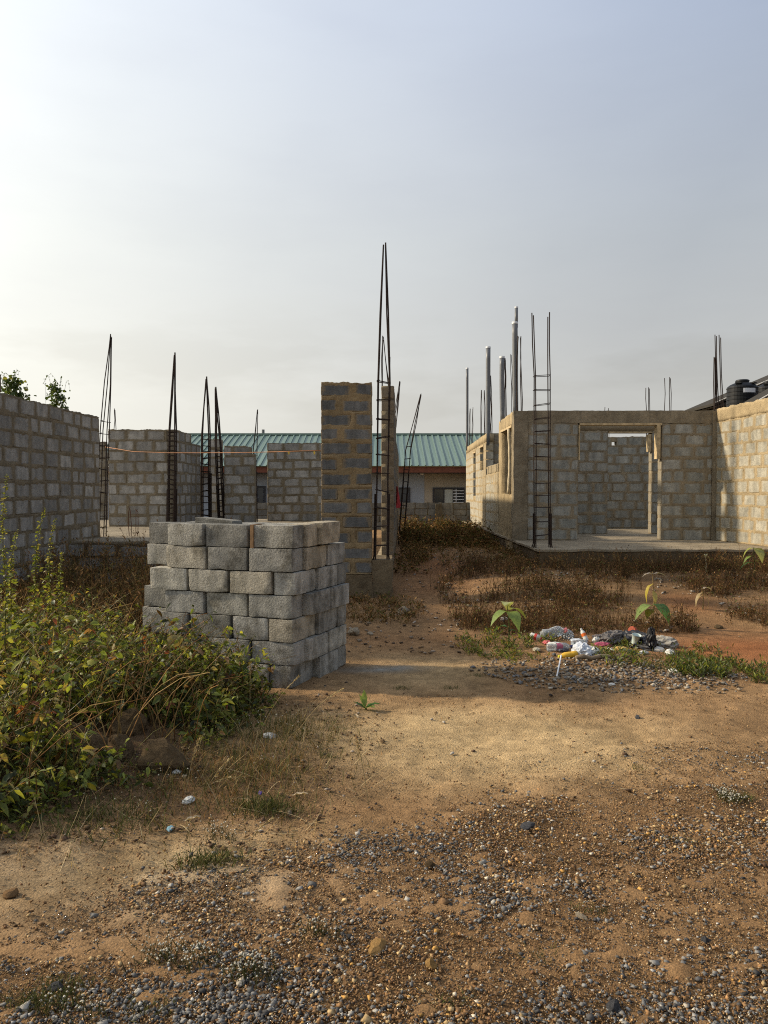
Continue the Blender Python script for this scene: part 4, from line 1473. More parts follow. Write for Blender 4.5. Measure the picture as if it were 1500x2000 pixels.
rows_front = [  # (offset of the row's right end, header at the corner?, lengths leftwards)
    (0.0, False, [.43, .43, .38]), (0.0, False, [.43, .40, .43]), (0.0, True, [.2, .42, .41, .40]), (0.0, False, [.43, .42, .42]),
    (0.01, True, [.23, .36, .42, .40]), (0.0, False, [.42, .42, .40]), (0.03, True, [.2, .42, .42, .30])]
for r in range(7):
    zc = PB + PH * (6 - r) + PH / 2
    offu, header, lens = rows_front[r]
    u = offu + 0.03 + random.uniform(-.014, .014)
    for i, ln in enumerate(lens):
        if header and i == 0:
            lab = 'grey concrete block end-on at the near corner, %s course of the pile' % CRS[r]
            pile_block(u + ln / 2, 0.21 + random.uniform(-.006, .01), 0.42, ln - .006, zc, False, lab)
        else:
            lab = 'grey concrete block, %s course of the pile front, %s from its near corner' % (CRS[r], ORD[i])
            pile_block(u + ln / 2, 0.10 + random.uniform(-.013, .013), ln - .02, 0.2, zc, True, lab)
        u += ln + 0.008
    # the side that runs back from the near corner
    tt = 0.43 if header else 0.208
    side = [.41, .22] if header else [.42, .41]
    for i, ln in enumerate(side):
        lab = 'grey concrete block, %s course of the narrow side, %s behind the corner block' % (CRS[r], ORD[i])
        if r == 0 and i == 0:
            lab = 'short tan block in the top course beside the front corner block'
            pile_block(0.10, 0.31, 0.2, 0.2, zc + .004, True, lab)
            tt += .21
            continue
        if r == 0 and i == 1:
            pile_block(0.06, tt + .2, .4, .2, zc + .012, False, lab)
            continue
        pile_block(0.10 + random.uniform(-.012, .012) - (0.03 if r == 3 else 0), tt + ln / 2, ln - .008, 0.2, zc, False, lab)
        tt += ln + .008
    if r in (0, 1, 3, 4):
        pile_block(1.44 + .02 * r, 0.31, .40, .2, zc - .002, True, 'grey concrete block, %s course, jutting from the back row at the weedy end' % CRS[r])
    if r == 0:
        for j_, (uu, t2) in enumerate(((.44, .31), (.88, .31), (.46, .53), (.90, .53), (1.34, .53), (.46, .75), (.90, .75), (1.34, .75))):
            pile_block(uu, t2, .41, .2, zc - .012, True, 'grey block, top course, %s row behind the pile front, %s from its narrow side' % (('first', 'second', 'third')[int((t2 - .2) / .22)], ORD[round(uu / .45) - 1]))
# support for the inner ones: the course below, seen by nobody but there
for (uu, t2) in ((.5, .31), (.92, .31), (.46, .53), (.90, .53), (1.34, .53), (.46, .75), (.90, .75), (1.34, .75)):
    pile_block(uu, t2, .41, .2, PB + PH * 5.5 - .012, True, 'grey concrete block inside the pile under its top course')
o = pile_block(1.02, .42, .40, .2, PB + PH * 7 + 0.0, True, 'tilted broken block lying on top of the pile', tilt=0.0)
o.scale = (0.95, .9, 0.32)
o.rotation_euler.y = 0.07
# wooden wedge between two top blocks
b_ = MB()
c_ = PC + PF * 0.425 + PR * (-0.004)
M_ = Matrix.Translation((c_.x, c_.y, PB + PH * 6)) @ Matrix.Rotation(math.atan2(-PF.y, -PF.x), 4, 'Z')
b_.box((-.016, 0, 0.0), (.016, .15, .20), M_)
wd = obj('wood_wedge', b_.mesh('wood_wedge', mat_simple('brown scrap wood', (0.20, 0.12, 0.06), 0.9, 0, 0.3, 18)))
tag(wd, 'thin brown wood scrap wedged between two blocks in the top course', 'wood scrap')

# ------------------------------------------------------------------ plants: cards with real leaf shapes, each leaf its own tint


class Cloud:
    def __init__(self):
        self.V, self.Q, self.T, self.C, self.n = [], [], [], [], 0

    def leaves(self, P, D, ln, wd, col, fold=0.25, droop=0.15):
        """P base (n,3), D direction (n,3) unit, ln, wd (n,), col (n,3): folded pointed leaf of 6 vertices"""
        n = len(P)
        if n == 0:
            return
        r = RNG.normal(size=(n, 3))
        S = np.cross(D, r)
        S /= np.linalg.norm(S, axis=1, keepdims=True) + 1e-9
        Nn = np.cross(S, D)
        ln, wd = ln[:, None], wd[:, None]
        base = P
        midr = P + D * ln * 0.45 - Nn * wd * fold
        tip = P + D * ln - np.array([0, 0, 1.0]) * ln * droop
        l1 = P + D * ln * 0.38 + S * wd * 0.5
        r1 = P + D * ln * 0.38 - S * wd * 0.5
        l2 = P + D * ln * 0.72 + S * wd * 0.36 - np.array([0, 0, 1.0]) * ln * droop * .4
        r2 = P + D * ln * 0.72 - S * wd * 0.36 - np.array([0, 0, 1.0]) * ln * droop * .4
        V = np.stack([base, l1, l2, tip, r2, r1, midr], 1).reshape(-1, 3)
        i = self.n + np.arange(n)[:, None] * 7
        self.Q += [np.concatenate([i + 0, i + 6, i + 2, i + 1], 1), np.concatenate([i + 0, i + 5, i + 4, i + 6], 1)]
        self.T += [np.concatenate([i + 6, i + 3, i + 2], 1), np.concatenate([i + 6, i + 4, i + 3], 1)]
        self.V.append(V)
        self.C.append(np.repeat(col, 7, 0))
        self.n += n * 7

    def diamonds(self, P, D, ln, wd, col):
        n = len(P)
        if n == 0:
            return
        S = np.cross(D, RNG.normal(size=(n, 3)))
        S /= np.linalg.norm(S, axis=1, keepdims=True) + 1e-9
        ln, wd = ln[:, None], wd[:, None]
        V = np.stack([P, P + D * ln * .5 + S * wd * .5, P + D * ln, P + D * ln * .5 - S * wd * .5], 1).reshape(-1, 3)
        i = self.n + np.arange(n)[:, None] * 4
        self.Q.append(np.concatenate([i, i + 1, i + 2, i + 3], 1))
        self.V.append(V)
        self.C.append(np.repeat(col, 4, 0))
        self.n += n * 4

    def stems(self, PTS, rad, col):
        """PTS (n,k,3) polylines as tapered three-sided tubes"""
        n, k, _ = PTS.shape
        T = np.gradient(PTS, axis=1)
        T /= np.linalg.norm(T, axis=2, keepdims=True) + 1e-9
        a = np.cross(T, np.array([0.83, 0.37, 0.42]))
        a /= np.linalg.norm(a, axis=2, keepdims=True) + 1e-9
        b = np.cross(T, a)
        rr = rad[:, None, None] * np.linspace(1, 0.35, k)[None, :, None]
        ring = np.stack([PTS + (a * math.cos(q) + b * math.sin(q)) * rr for q in (0, 2.094, 4.189)], 2)
        V = ring.reshape(-1, 3)
        i0 = self.n + (np.arange(n)[:, None] * k + np.arange(k - 1)[None]) * 3
        i0 = i0.reshape(-1, 1)
        for s in range(3):
            s2 = (s + 1) % 3
            self.Q.append(np.concatenate([i0 + s, i0 + s2, i0 + 3 + s2, i0 + 3 + s], 1))
        self.V.append(V)
        self.C.append(np.repeat(col, k * 3, 0))
        self.n += n * k * 3

    def blades(self, P, D, ln, wd, col, bend=0.5):
        """grass blades, 3 segments"""
        n = len(P)
        if n == 0:
            return
        S = np.cross(D, np.array([0, 0, 1.0]) + RNG.normal(size=(n, 3)) * .2)
        S /= np.linalg.norm(S, axis=1, keepdims=True) + 1e-9
        hdir = RNG.normal(size=(n, 3)) * np.array([1, 1, 0.0])
        hdir /= np.linalg.norm(hdir, axis=1, keepdims=True) + 1e-9
        ln, wd = ln[:, None], wd[:, None]
        bb = bend * (0.4 + 0.9 * RNG.random((n, 1)))
        pts = [P + D * ln * f + (hdir - np.array([0, 0, .6])) * ln * bb * f * f for f in (0, .4, .75, 1.0)]
        V = np.stack([pts[0] - S * wd * .5, pts[0] + S * wd * .5, pts[1] - S * wd * .42, pts[1] + S * wd * .42, pts[2] - S * wd * .25, pts[2] + S * wd * .25, pts[3]], 1).reshape(-1, 3)
        i = self.n + np.arange(n)[:, None] * 7
        self.Q += [np.concatenate([i, i + 1, i + 3, i + 2], 1), np.concatenate([i + 2, i + 3, i + 5, i + 4], 1)]
        self.T.append(np.concatenate([i + 4, i + 5, i + 6], 1))
        self.V.append(V)
        self.C.append(np.repeat(col, 7, 0))
        self.n += n * 7

    def mesh(self, name, mat, origin=None):
        V = np.concatenate(self.V)
        if origin is not None:
            V = V - np.array(origin)
        fs = []
        if self.Q:
            fs.append(np.concatenate(self.Q))
        if self.T:
            fs.append(np.concatenate(self.T))
        return mesh_np(name, V, fs, mat, np.concatenate(self.C))


def palette(n, cols, w=None, jit=0.2):
    cols = np.array(cols)
    i = RNG.choice(len(cols), n, p=None if w is None else np.array(w) / sum(w))
    return cols[i] * (1 + RNG.normal(size=(n, 1)) * jit).clip(.4, 1.8)


def unit(a):
    return a / (np.linalg.norm(a, axis=1, keepdims=True) + 1e-9)


def scatter(poly, n):
    poly = np.array(poly)
    lo, hi = poly.min(0), poly.max(0)
    out = np.zeros((0, 2))
    while len(out) < n:
        p = lo + RNG.random((n * 3, 2)) * (hi - lo)
        out = np.concatenate((out, p[in_poly(p[:, 0], p[:, 1], poly)]))
    return out[:n]


GREEN = [(0.12, 0.15, 0.028), (0.18, 0.21, 0.036), (0.05, 0.065, 0.018), (0.25, 0.25, 0.045), (0.28, 0.22, 0.07), (0.18, 0.10, 0.04), (0.26, 0.08, 0.035)]
GW = [4.5, 3.8, 3.6, 2.4, 1.6, 1.9, 0.35]
BROWN = [(0.19, 0.10, 0.038), (0.27, 0.145, 0.055), (0.12, 0.065, 0.03), (0.33, 0.20, 0.08), (0.13, 0.10, 0.035)]
STRAW = [(0.38, 0.28, 0.13), (0.30, 0.21, 0.09), (0.22, 0.15, 0.06), (0.45, 0.36, 0.2)]


def edge_dist(p, poly):
    d = np.full(len(p), 1e9)
    for i in range(len(poly)):
        a, b = np.array(poly[i]), np.array(poly[(i + 1) % len(poly)])
        t_ = np.clip(((p - a) @ (b - a)) / ((b - a) @ (b - a)), 0, 1)
        d = np.minimum(d, np.linalg.norm(p - a - t_[:, None] * (b - a), axis=1))
    return d


def off_boulders(XY):
    e = ((XY[:, 0] + 1.62) / .52) ** 2 + ((XY[:, 1] - 4.72) / .34) ** 2
    return XY[(e > 1) | (RNG.random(len(XY)) < .06)]


def weeds(cloud, XY, hts, stems_per, leaves_per, lsize, pal, pw_, stemcol, lean=0.55, narrow=0.45, wilt=0.3):
    n = len(XY)
    for s in range(stems_per):
        h_ = hts * (0.6 + 0.5 * RNG.random(n))
        b0 = np.stack([XY[:, 0] + RNG.normal(size=n) * .04, XY[:, 1] + RNG.normal(size=n) * .04, terrain(XY[:, 0], XY[:, 1]) - 0.02], 1)
        a = RNG.random(n) * 6.283
        ln = lean * h_ * RNG.random(n)
        k = 5 if lsize >= 0.034 else 3
        f = np.linspace(0, 1, k)
        pts = b0[:, None, :] + np.stack([np.cos(a)[:, None] * ln[:, None] * f ** 1.6, np.sin(a)[:, None] * ln[:, None] * f ** 1.6, h_[:, None] * (f - 0.18 * f ** 3)], -1)
        pts += RNG.normal(size=pts.shape) * 0.012 * f[None, :, None]
        cloud.stems(pts, 0.0022 + 0.003 * h_ * RNG.random(n), palette(n, stemcol, None, .2))
        m_ = leaves_per
        fi = np.sort(0.18 + 0.82 * RNG.random((n, m_)), 1)
        seg = np.clip((fi * (k - 1)).astype(int), 0, k - 2)
        fr = fi * (k - 1) - seg
        ar = np.arange(n)[:, None]
        P = pts[ar, seg] * (1 - fr[..., None]) + pts[ar, seg + 1] * fr[..., None]
        P = P.reshape(-1, 3)
        N_ = len(P)
        aa = RNG.random(N_) * 6.283
        up = RNG.normal(size=N_) * .45 + 0.15 - wilt * (RNG.random(N_) < .35) * 1.4
        D = unit(np.stack([np.cos(aa), np.sin(aa), up], 1))
        L_ = lsize * (0.38 + 1.45 * RNG.random(N_) ** 1.8)
        if lsize < 0.034:
            D = unit(D + np.array([0, 0, 0.9]))
            cloud.diamonds(P, D, L_ * 1.25, L_ * narrow * 0.62 * (0.8 + .7 * RNG.random(N_)), palette(N_, pal, pw_, .25))
        else:
            cloud.leaves(P, D, L_, L_ * narrow * (0.7 + .6 * RNG.random(N_)), palette(N_, pal, pw_, .34), droop=.2 + wilt * .3)


# the thicket of green weeds beside the block pile
WP = [(-1.95, 3.45), (-1.62, 4.05), (-1.36, 4.6), (-1.12, 5.35), (-0.93, 5.95), (-1.05, 6.25), (-1.55, 6.5), (-2.15, 6.75), (-2.6, 8.2), (-4.7, 8.4), (-4.7, 4.2), (-2.9, 3.2)]
cl1 = Cloud()
XY = off_boulders(scatter(WP, 680))
hd = edge_dist(XY, WP)
ht = 0.20 + 0.50 * sstep(0.0, 0.8, hd) * (0.6 + 0.7 * RNG.random(len(XY)))
nearpile = np.exp(-((XY[:, 0] + 1.25) ** 2 + (XY[:, 1] - 5.9) ** 2) / 0.35)
ht *= (1 + 0.45 * nearpile)
weeds(cl1, XY, ht, 4, 10, 0.047, GREEN, GW, [(0.13, 0.10, 0.035), (0.10, 0.10, 0.03), (0.20, 0.13, 0.06)], 0.7)
XY = off_boulders(scatter(WP, 520))
hd = edge_dist(XY, WP)
weeds(cl1, XY, 0.16 + 0.12 * RNG.random(len(XY)), 3, 9, 0.045, GREEN[:4], [5, 3, 6, 1], [(0.08, 0.08, 0.03)], 0.9)
# a few larger leaves showing among them
XY = off_boulders(scatter(WP, 65))
weeds(cl1, XY, 0.25 + 0.35 * sstep(0, .8, edge_dist(XY, WP)), 2, 7, 0.11, GREEN, [4, 5, 2, 2.5, 1, .4, .1], [(0.12, 0.12, 0.04)], 0.5, 0.5)
XY = scatter([(-1.75, 5.3), (-1.2, 5.3), (-.98, 5.95), (-1.05, 6.2), (-1.9, 6.5)], 60)
weeds(cl1, XY, 0.45 + 0.35 * RNG.random(len(XY)), 3, 12, 0.048, GREEN, GW, [(0.14, 0.11, 0.04)], 0.6)
XY = off_boulders(scatter(WP, 900))
P = np.stack([XY[:, 0], XY[:, 1], terrain(XY[:, 0], XY[:, 1])], 1)
D = unit(np.stack([RNG.normal(size=len(P)) * .3 + .12, RNG.normal(size=len(P)) * .3 - .08, np.ones(len(P))], 1))
cl1.blades(P, D, (.35 + .6 * RNG.random(len(P))) * (.5 + .5 * sstep(0, .7, edge_dist(XY, WP))), np.full(len(P), .0048), palette(len(P), [(0.14, 0.16, 0.035), (0.22, 0.20, 0.06), (0.30, 0.24, 0.11), (0.10, 0.12, 0.03)], None, .2), .45)
# ragged fringe of smaller plants, and long leafy shoots arching out of the mass
XY = scatter([(-1.95, 3.35), (-1.5, 4.0), (-1.2, 4.6), (-.95, 5.4), (-.78, 5.9), (-1.0, 6.0), (-1.45, 4.7), (-1.9, 3.8)], 95)
XY = off_boulders(XY)
weeds(cl1, XY, 0.05 + 0.16 * RNG.random(len(XY)), 3, 7, 0.036, GREEN, GW, [(0.12, 0.10, 0.04)], 1.0)
XY = off_boulders(scatter(WP, 160))
hd = edge_dist(XY, WP)
weeds(cl1, XY, (0.45 + 0.45 * RNG.random(len(XY))) * (.55 + .45 * sstep(0, .6, hd)), 2, 17, 0.040, [(0.17, 0.20, 0.03), (0.25, 0.26, 0.045), (0.30, 0.24, 0.07), (0.12, 0.14, 0.025)], None, [(0.16, 0.14, 0.05)], 0.95, 0.42, .5)
XY = off_boulders(scatter(WP, 120))
weeds(cl1, XY, 0.2 + 0.42 * sstep(0, .7, edge_dist(XY, WP)), 2, 6, 0.085, GREEN, [4, 5, 2, 3.5, 2, 1, .3], [(0.12, 0.12, 0.04)], 0.6, 0.42, .9)
o = obj('undergrowth', cl1.mesh('undergrowth', M_LEAF))
tag(o, 'tangle of leafy green and yellowing weeds beside the block pile', 'weeds', kind='stuff')
# dead stalks through it
cl2 = Cloud()
XY = scatter(WP, 900)
n = len(XY)
a = RNG.random(n) * 6.283
f = np.linspace(0, 1, 5)
h_ = 0.35 + 0.55 * RNG.random(n)
l_ = (0.2 + 1.0 * RNG.random(n) ** 1.5) * h_
b0 = np.stack([XY[:, 0], XY[:, 1], terrain(XY[:, 0], XY[:, 1])], 1)
pts = b0[:, None] + np.stack([np.cos(a)[:, None] * l_[:, None] * f ** 1.3, np.sin(a)[:, None] * l_[:, None] * f ** 1.3, h_[:, None] * (f - .3 * f ** 3)], -1)
cl2.stems(pts, np.full(n, .0042), palette(n, STRAW[1:3] + BROWN[:2], None, .25))
# brown dried weeds further back
BP = [(-4.6, 7.6), (-2.9, 7.7), (-2.35, 7.6), (-1.9, 7.9), (-1.2, 8.1), (-1.0, 11.3), (-9.0, 11.35), (-7.0, 8.0)]
XY = scatter(BP, 1150)
hb = (0.5 + 0.38 * RNG.random(len(XY))) * (1 + 0.32 * sstep(8.8, 10.2, XY[:, 1]))
weeds(cl2, XY, hb, 4, 13, 0.030, BROWN + [(0.12, 0.10, 0.03)], None, BROWN, 0.5, 0.5)
o = obj('dry_weeds', cl2.mesh('dry_weeds', M_DRY))
tag(o, 'rust-brown dried weeds before the old grey house', 'dry weeds', kind='stuff')


# tall flowering stalks standing out of the thicket, one by one
def tall_weed(label, px_top, py_top, d, lean=0.0):
    top = W(px_top, py_top, d)
    bx = top.x - lean
    gz_ = H(bx, d)
    t_ = thing('tall_weed', label, 'plant', (bx, d, gz_), 0, 'tall yellow-green weeds at the edge of the thicket')
    n_ = 7
    h_ = top.z - gz_
    pts = np.array([[[lean * (i / (n_ - 1)) ** 1.5 + .02 * math.sin(i), .015 * math.cos(i * 2), h_ * i / (n_ - 1)] for i in range(n_)]])
    c1 = Cloud()
    c1.stems(pts, np.array([.006]), np.array([(0.16, 0.15, 0.04)]))
    obj('stem', c1.mesh('stem', M_LEAF), None, t_)
    c2 = Cloud()
    m_ = 230
    fi = 0.22 + 0.78 * RNG.random(m_) ** 0.8
    P = np.stack([np.interp(fi, np.linspace(0, 1, n_), pts[0, :, q]) for q in range(3)], 1)
    side = RNG.random(m_) < 0.55
    aa = RNG.random(m_) * 6.283
    rr_ = 0.10 * (1 - fi) * RNG.random(m_) * side
    P = P + np.stack([np.cos(aa) * rr_, np.sin(aa) * rr_, rr_ * 0.8], 1)
    D = unit(np.stack([np.cos(aa), np.sin(aa), RNG.normal(size=m_) * .5 + .2], 1))
    L_ = (0.060 - 0.040 * fi) * (0.6 + .7 * RNG.random(m_))
    c2.leaves(P, D, L_, L_ * .5, palette(m_, [(0.15, 0.17, 0.025), (0.21, 0.21, 0.035), (0.10, 0.13, 0.025), (0.25, 0.22, 0.07)], None, .2))
    obj('foliage', c2.mesh('foliage', M_LEAF), None, t_)


tall_weed('tallest yellow-green weed spike, rising past the old grey wall', 14, 928, 5.9, .05)
tall_weed('leaning yellow-green weed spike, tallest of the four beside the grey slab', 88, 990, 6.6, .16)
tall_weed('weed spike whose tip crosses the corner of the grey slab', 108, 1012, 7.0, .10)
tall_weed('short pale weed spike standing before the slab edge', 122, 1078, 7.2, .02)
tall_weed('bushy yellow-green weed at the picture edge before the grey wall', 34, 1035, 6.2, .10)

# grass and low dry weeds: in the yard, along the veranda, down the path
cl3 = Cloud()
VP_ = [(0.9, 8.9), (1.6, 8.6), (3.0, 8.7), (4.2, 8.9), (5.6, 8.6), (6.4, 12.3), (2.5, 12.35), (1.6, 13.5), (0.8, 11.5)]
XY = scatter(VP_, 4200)
keep = (fbm(XY[:, 0] * 1.5, XY[:, 1] * 1.9, 9.0, 4) + RNG.normal(size=len(XY)) * .16 > -0.03)
bare = ((XY[:, 0] - 3.9) / .55) ** 2 + ((XY[:, 1] - 10.1) / .6) ** 2 < 1
XY = XY[keep & ~bare]
weeds(cl3, XY, 0.07 + 0.40 * RNG.random(len(XY)) ** 2.2, 5, 7, 0.022, [(0.12, 0.062, 0.026), (0.17, 0.09, 0.036), (0.075, 0.042, 0.022), (0.24, 0.14, 0.06), (0.09, 0.095, 0.028)], [4, 2.4, 4, 1, 3], [(0.10, 0.055, 0.025), (0.16, 0.09, 0.04)], 0.4)
XY = scatter([(0.2, 12.5), (0.75, 12.5), (1.0, 18), (0.45, 18)], 130)
weeds(cl3, XY, 0.15 + 0.25 * RNG.random(len(XY)), 4, 10, 0.035, BROWN + [(0.07, 0.085, 0.02)], None, BROWN, 0.6)
XY = scatter([(-.8, 9.6), (.3, 9.4), (.7, 10.3), (.25, 10.9), (-.9, 10.9)], 120)
weeds(cl3, XY, 0.06 + 0.14 * RNG.random(len(XY)), 4, 9, 0.03, BROWN + [(0.07, 0.085, 0.02)], None, BROWN, 0.7)
XY = scatter([(2.0, 12.6), (2.55, 12.4), (2.6, 18), (2.1, 18)], 80)
weeds(cl3, XY, 0.10 + 0.22 * RNG.random(len(XY)), 4, 10, 0.035, BROWN + [(0.07, 0.085, 0.02)], None, BROWN, 0.6)
XY = scatter([(2.6, 12.2), (6.6, 12.0), (6.6, 12.45), (2.6, 12.5)], 150)
weeds(cl3, XY, 0.14 + 0.38 * RNG.random(len(XY)) ** 1.6, 4, 10, 0.022, BROWN + STRAW[1:2], None, BROWN, 0.4)
PP = [(0.35, 17.2), (2.5, 16.5), (2.5, 17.6), (2.75, 24.3), (0.6, 24.7)]
XY = scatter(PP, 800)
hp = np.clip(0.33 + 0.5 * fbm(XY[:, 0] * 1.6, XY[:, 1] * 1.2, 1.0, 3), 0.12, 1) + 0.3 * RNG.random(len(XY)) ** 3
weeds(cl3, XY, hp, 4, 11, 0.042, BROWN + [(0.07, 0.085, 0.02), (0.10, 0.10, 0.025)], [3, 1.5, 4, .7, 3, 3, 2], BROWN, 0.5)
XY = scatter([(0.4, 13.2), (2.45, 12.2), (2.45, 17), (0.45, 17.4)], 170)
weeds(cl3, XY, 0.08 + 0.14 * RNG.random(len(XY)), 3, 8, 0.03, BROWN + [(0.07, 0.085, 0.02)], None, BROWN, 0.7)
o = obj('dry_weeds', cl3.mesh('dry_weeds', M_DRY))
tag(o, 'low brown dry weeds over the yard before the veranda and along the path', 'dry weeds', kind='stuff')

# green ground cover round the rubbish, tufts in the foreground
cl4 = Cloud()
CP = [(0.75, 7.75), (1.3, 7.15), (2.0, 7.05), (2.9, 6.9), (3.35, 6.75), (3.7, 7.2), (3.3, 8.0), (2.6, 8.6), (1.4, 8.9), (0.8, 8.4)]
XY = scatter(CP, 520)
keep = (fbm(XY[:, 0] * 2.3, XY[:, 1] * 2.3, 2.0, 3) > 0.0)
XY = XY[keep]
weeds(cl4, XY, 0.05 + 0.10 * RNG.random(len(XY)), 3, 8, 0.030, GREEN[:6], [5, 3, 6, 1, 1.5, 2], [(0.1, 0.09, 0.03)], 1.0)
XY = scatter([(2.55, 6.75), (3.3, 6.5), (3.6, 7.0), (2.9, 7.6)], 230)
XY = XY[fbm(XY[:, 0] * 2.6, XY[:, 1] * 2.6, 3.0, 3) > -.05]
weeds(cl4, XY, 0.06 + 0.10 * RNG.random(len(XY)), 3, 8, 0.030, GREEN[:6], [5, 2, 7, .6, 1, 2], [(0.07, 0.09, 0.03)], 1.0)
o = obj('ground_cover', cl4.mesh('ground_cover', M_LEAF))
tag(o, 'low green creeping weeds round the rubbish heap', 'weeds', kind='stuff')

cl5 = Cloud()


def tuft(cx, cy, rx, ry, n_, lo, hi, cols, w_=0.004, bend=.5):
    x = cx + RNG.normal(size=n_) * rx
    y = cy + RNG.normal(size=n_) * ry
    P = np.stack([x, y, terrain(x, y) - .004], 1)
    D = unit(np.stack([RNG.normal(size=n_) * .45, RNG.normal(size=n_) * .45, np.ones(n_)], 1))
    cl5.blades(P, D, lo + (hi - lo) * RNG.random(n_), np.full(n_, w_), palette(n_, cols, None, .2), bend)


GR = [(0.075, 0.085, 0.025), (0.11, 0.10, 0.035), (0.06, 0.065, 0.02)]
g = G(520, 1580)
tuft(g.x, g.y, .10, .06, 420, .05, .13, GR)
g = G(395, 1690)
tuft(g.x, g.y, .08, .05, 260, .03, .09, GR)
g = G(430, 1680)
tuft(g.x, g.y, .06, .04, 160, .03, .07, GR)
g = G(480, 1500)
tuft(g.x, g.y, .28, .28, 1500, .05, .17, GR + STRAW[1:3] + BROWN[1:2], .0035)
g = G(560, 1430)
tuft(g.x, g.y, .22, .18, 900, .05, .18, GR + STRAW[1:3], .0035)
g = G(330, 1540)
tuft(g.x, g.y, .30, .16, 900, .03, .10, GR + BROWN[:2], .0035)
g = G(170, 1600)
tuft(g.x, g.y, .25, .12, 700, .03, .12, GR, .005)
for (px_, py_, k) in ((785, 1345, 90), (880, 1345, 60), (930, 1320, 50), (80, 1960, 500), (130, 1930, 200), (1330, 1645, 40), (1150, 1780, 60), (1050, 1870, 40), (290, 1975, 120), (870, 1960, 60), (1240, 1500, 40), (640, 1480, 120),
                      (1450, 1560, 120)):
    g = G(px_, py_)
    tuft(g.x, g.y, .035 + .02 * (py_ > 1900), .03, k, .02, .06, GR, .003)
g = G(1340, 1300)
tuft(g.x, g.y, .35, .22, 900, .05, .14, GR, .005)
# thin straws everywhere
XY = scatter([(-1.7, 3.2), (-.2, 3.4), (0.1, 5.2), (-.6, 6.0), (-1.4, 5.0)], 420)
P = np.stack([XY[:, 0], XY[:, 1], terrain(XY[:, 0], XY[:, 1])], 1)
D = unit(np.stack([RNG.normal(size=len(P)), RNG.normal(size=len(P)), 0.25 + RNG.random(len(P)) * .9], 1))
cl5.blades(P, D, .08 + .2 * RNG.random(len(P)), np.full(len(P), .0028), palette(len(P), STRAW, None, .2), .3)
XY = scatter([(-1.4, 1.9), (1.6, 1.9), (3.2, 5.5), (1.0, 7.2), (-.3, 5.0)], 260)
P = np.stack([XY[:, 0], XY[:, 1], terrain(XY[:, 0], XY[:, 1]) + .006], 1)
D = unit(np.stack([RNG.normal(size=len(P)), RNG.normal(size=len(P)), 0.15 * RNG.random(len(P))], 1))
cl5.blades(P, D, .03 + .09 * RNG.random(len(P)), np.full(len(P), .0025), palette(len(P), STRAW + BROWN, None, .2), .15)
o = obj('grass', cl5.mesh('grass', M_DRY))
tag(o, 'sparse dry grass tufts and fallen straws on the earth', 'grass', kind='stuff')

# tiny white everlasting flowers
cl6 = Cloud()
fl_v, fl_f, fl_n = [], [], 0
OCT = np.array([(1, 0, 0), (-1, 0, 0), (0, 1, 0), (0, -1, 0), (0, 0, 1), (0, 0, -1)], float)
TET_V = np.array([(1, 1, 1), (1, -1, -1), (-1, 1, -1), (-1, -1, 1)], float) * .75
TET_F = np.array([(0, 1, 2), (0, 3, 1), (0, 2, 3), (1, 3, 2)])
OCF = np.array([(0, 2, 4), (2, 1, 4), (1, 3, 4), (3, 0, 4), (2, 0, 5), (1, 2, 5), (3, 1, 5), (0, 3, 5)])


def flowers(px_, py_, rx, ry, n_, h_=.06):
    global fl_n
    g = G(px_, py_)
    x = g.x + RNG.normal(size=n_) * rx
    y = g.y + RNG.normal(size=n_) * ry
    z0_ = terrain(x, y)
    hh_ = h_ * (.4 + .8 * RNG.random(n_))
    f = np.linspace(0, 1, 3)
    dx = RNG.normal(size=n_) * .02
    pts = np.stack([x[:, None] + dx[:, None] * f, y[:, None] + 0 * f, z0_[:, None] + hh_[:, None] * f], -1)
    cl6.stems(pts, np.full(n_, .0018), palette(n_, GR, None, .2))
    r_ = .0042 * (.7 + .6 * RNG.random(n_))
    V = pts[:, -1][:, None] + OCT[None] * r_[:, None, None]
    i = cl6.n + np.arange(n_)[:, None, None] * 6
    cl6.T.append((i + OCF[None]).reshape(-1, 3))
    cl6.V.append(V.reshape(-1, 3))
    cl6.C.append(np.repeat(palette(n_, [(.50, .48, .40), (.36, .33, .25)], None, .1), 6, 0))
    cl6.n += n_ * 6


for a_ in ((430, 1635, .07, .05, 46), (350, 1530, .13, .07, 24), (490, 1910, .05, .035, 90), (330, 1870, .08, .05, 90, .05), (620, 1830, .05, .03, 40), (1420, 1560, .04, .05, 120, .04), (540, 1420, .2, .12, 46, .1), (260, 1580, .12, .05, 14),
           (380, 1880, .05, .03, 40), (150, 1985, .06, .03, 40)):
    flowers(*a_)
o = obj('wildflowers', cl6.mesh('wildflowers', M_DRY))
tag(o, 'tiny white button wildflowers in patches on the earth', 'flowers', kind='stuff')


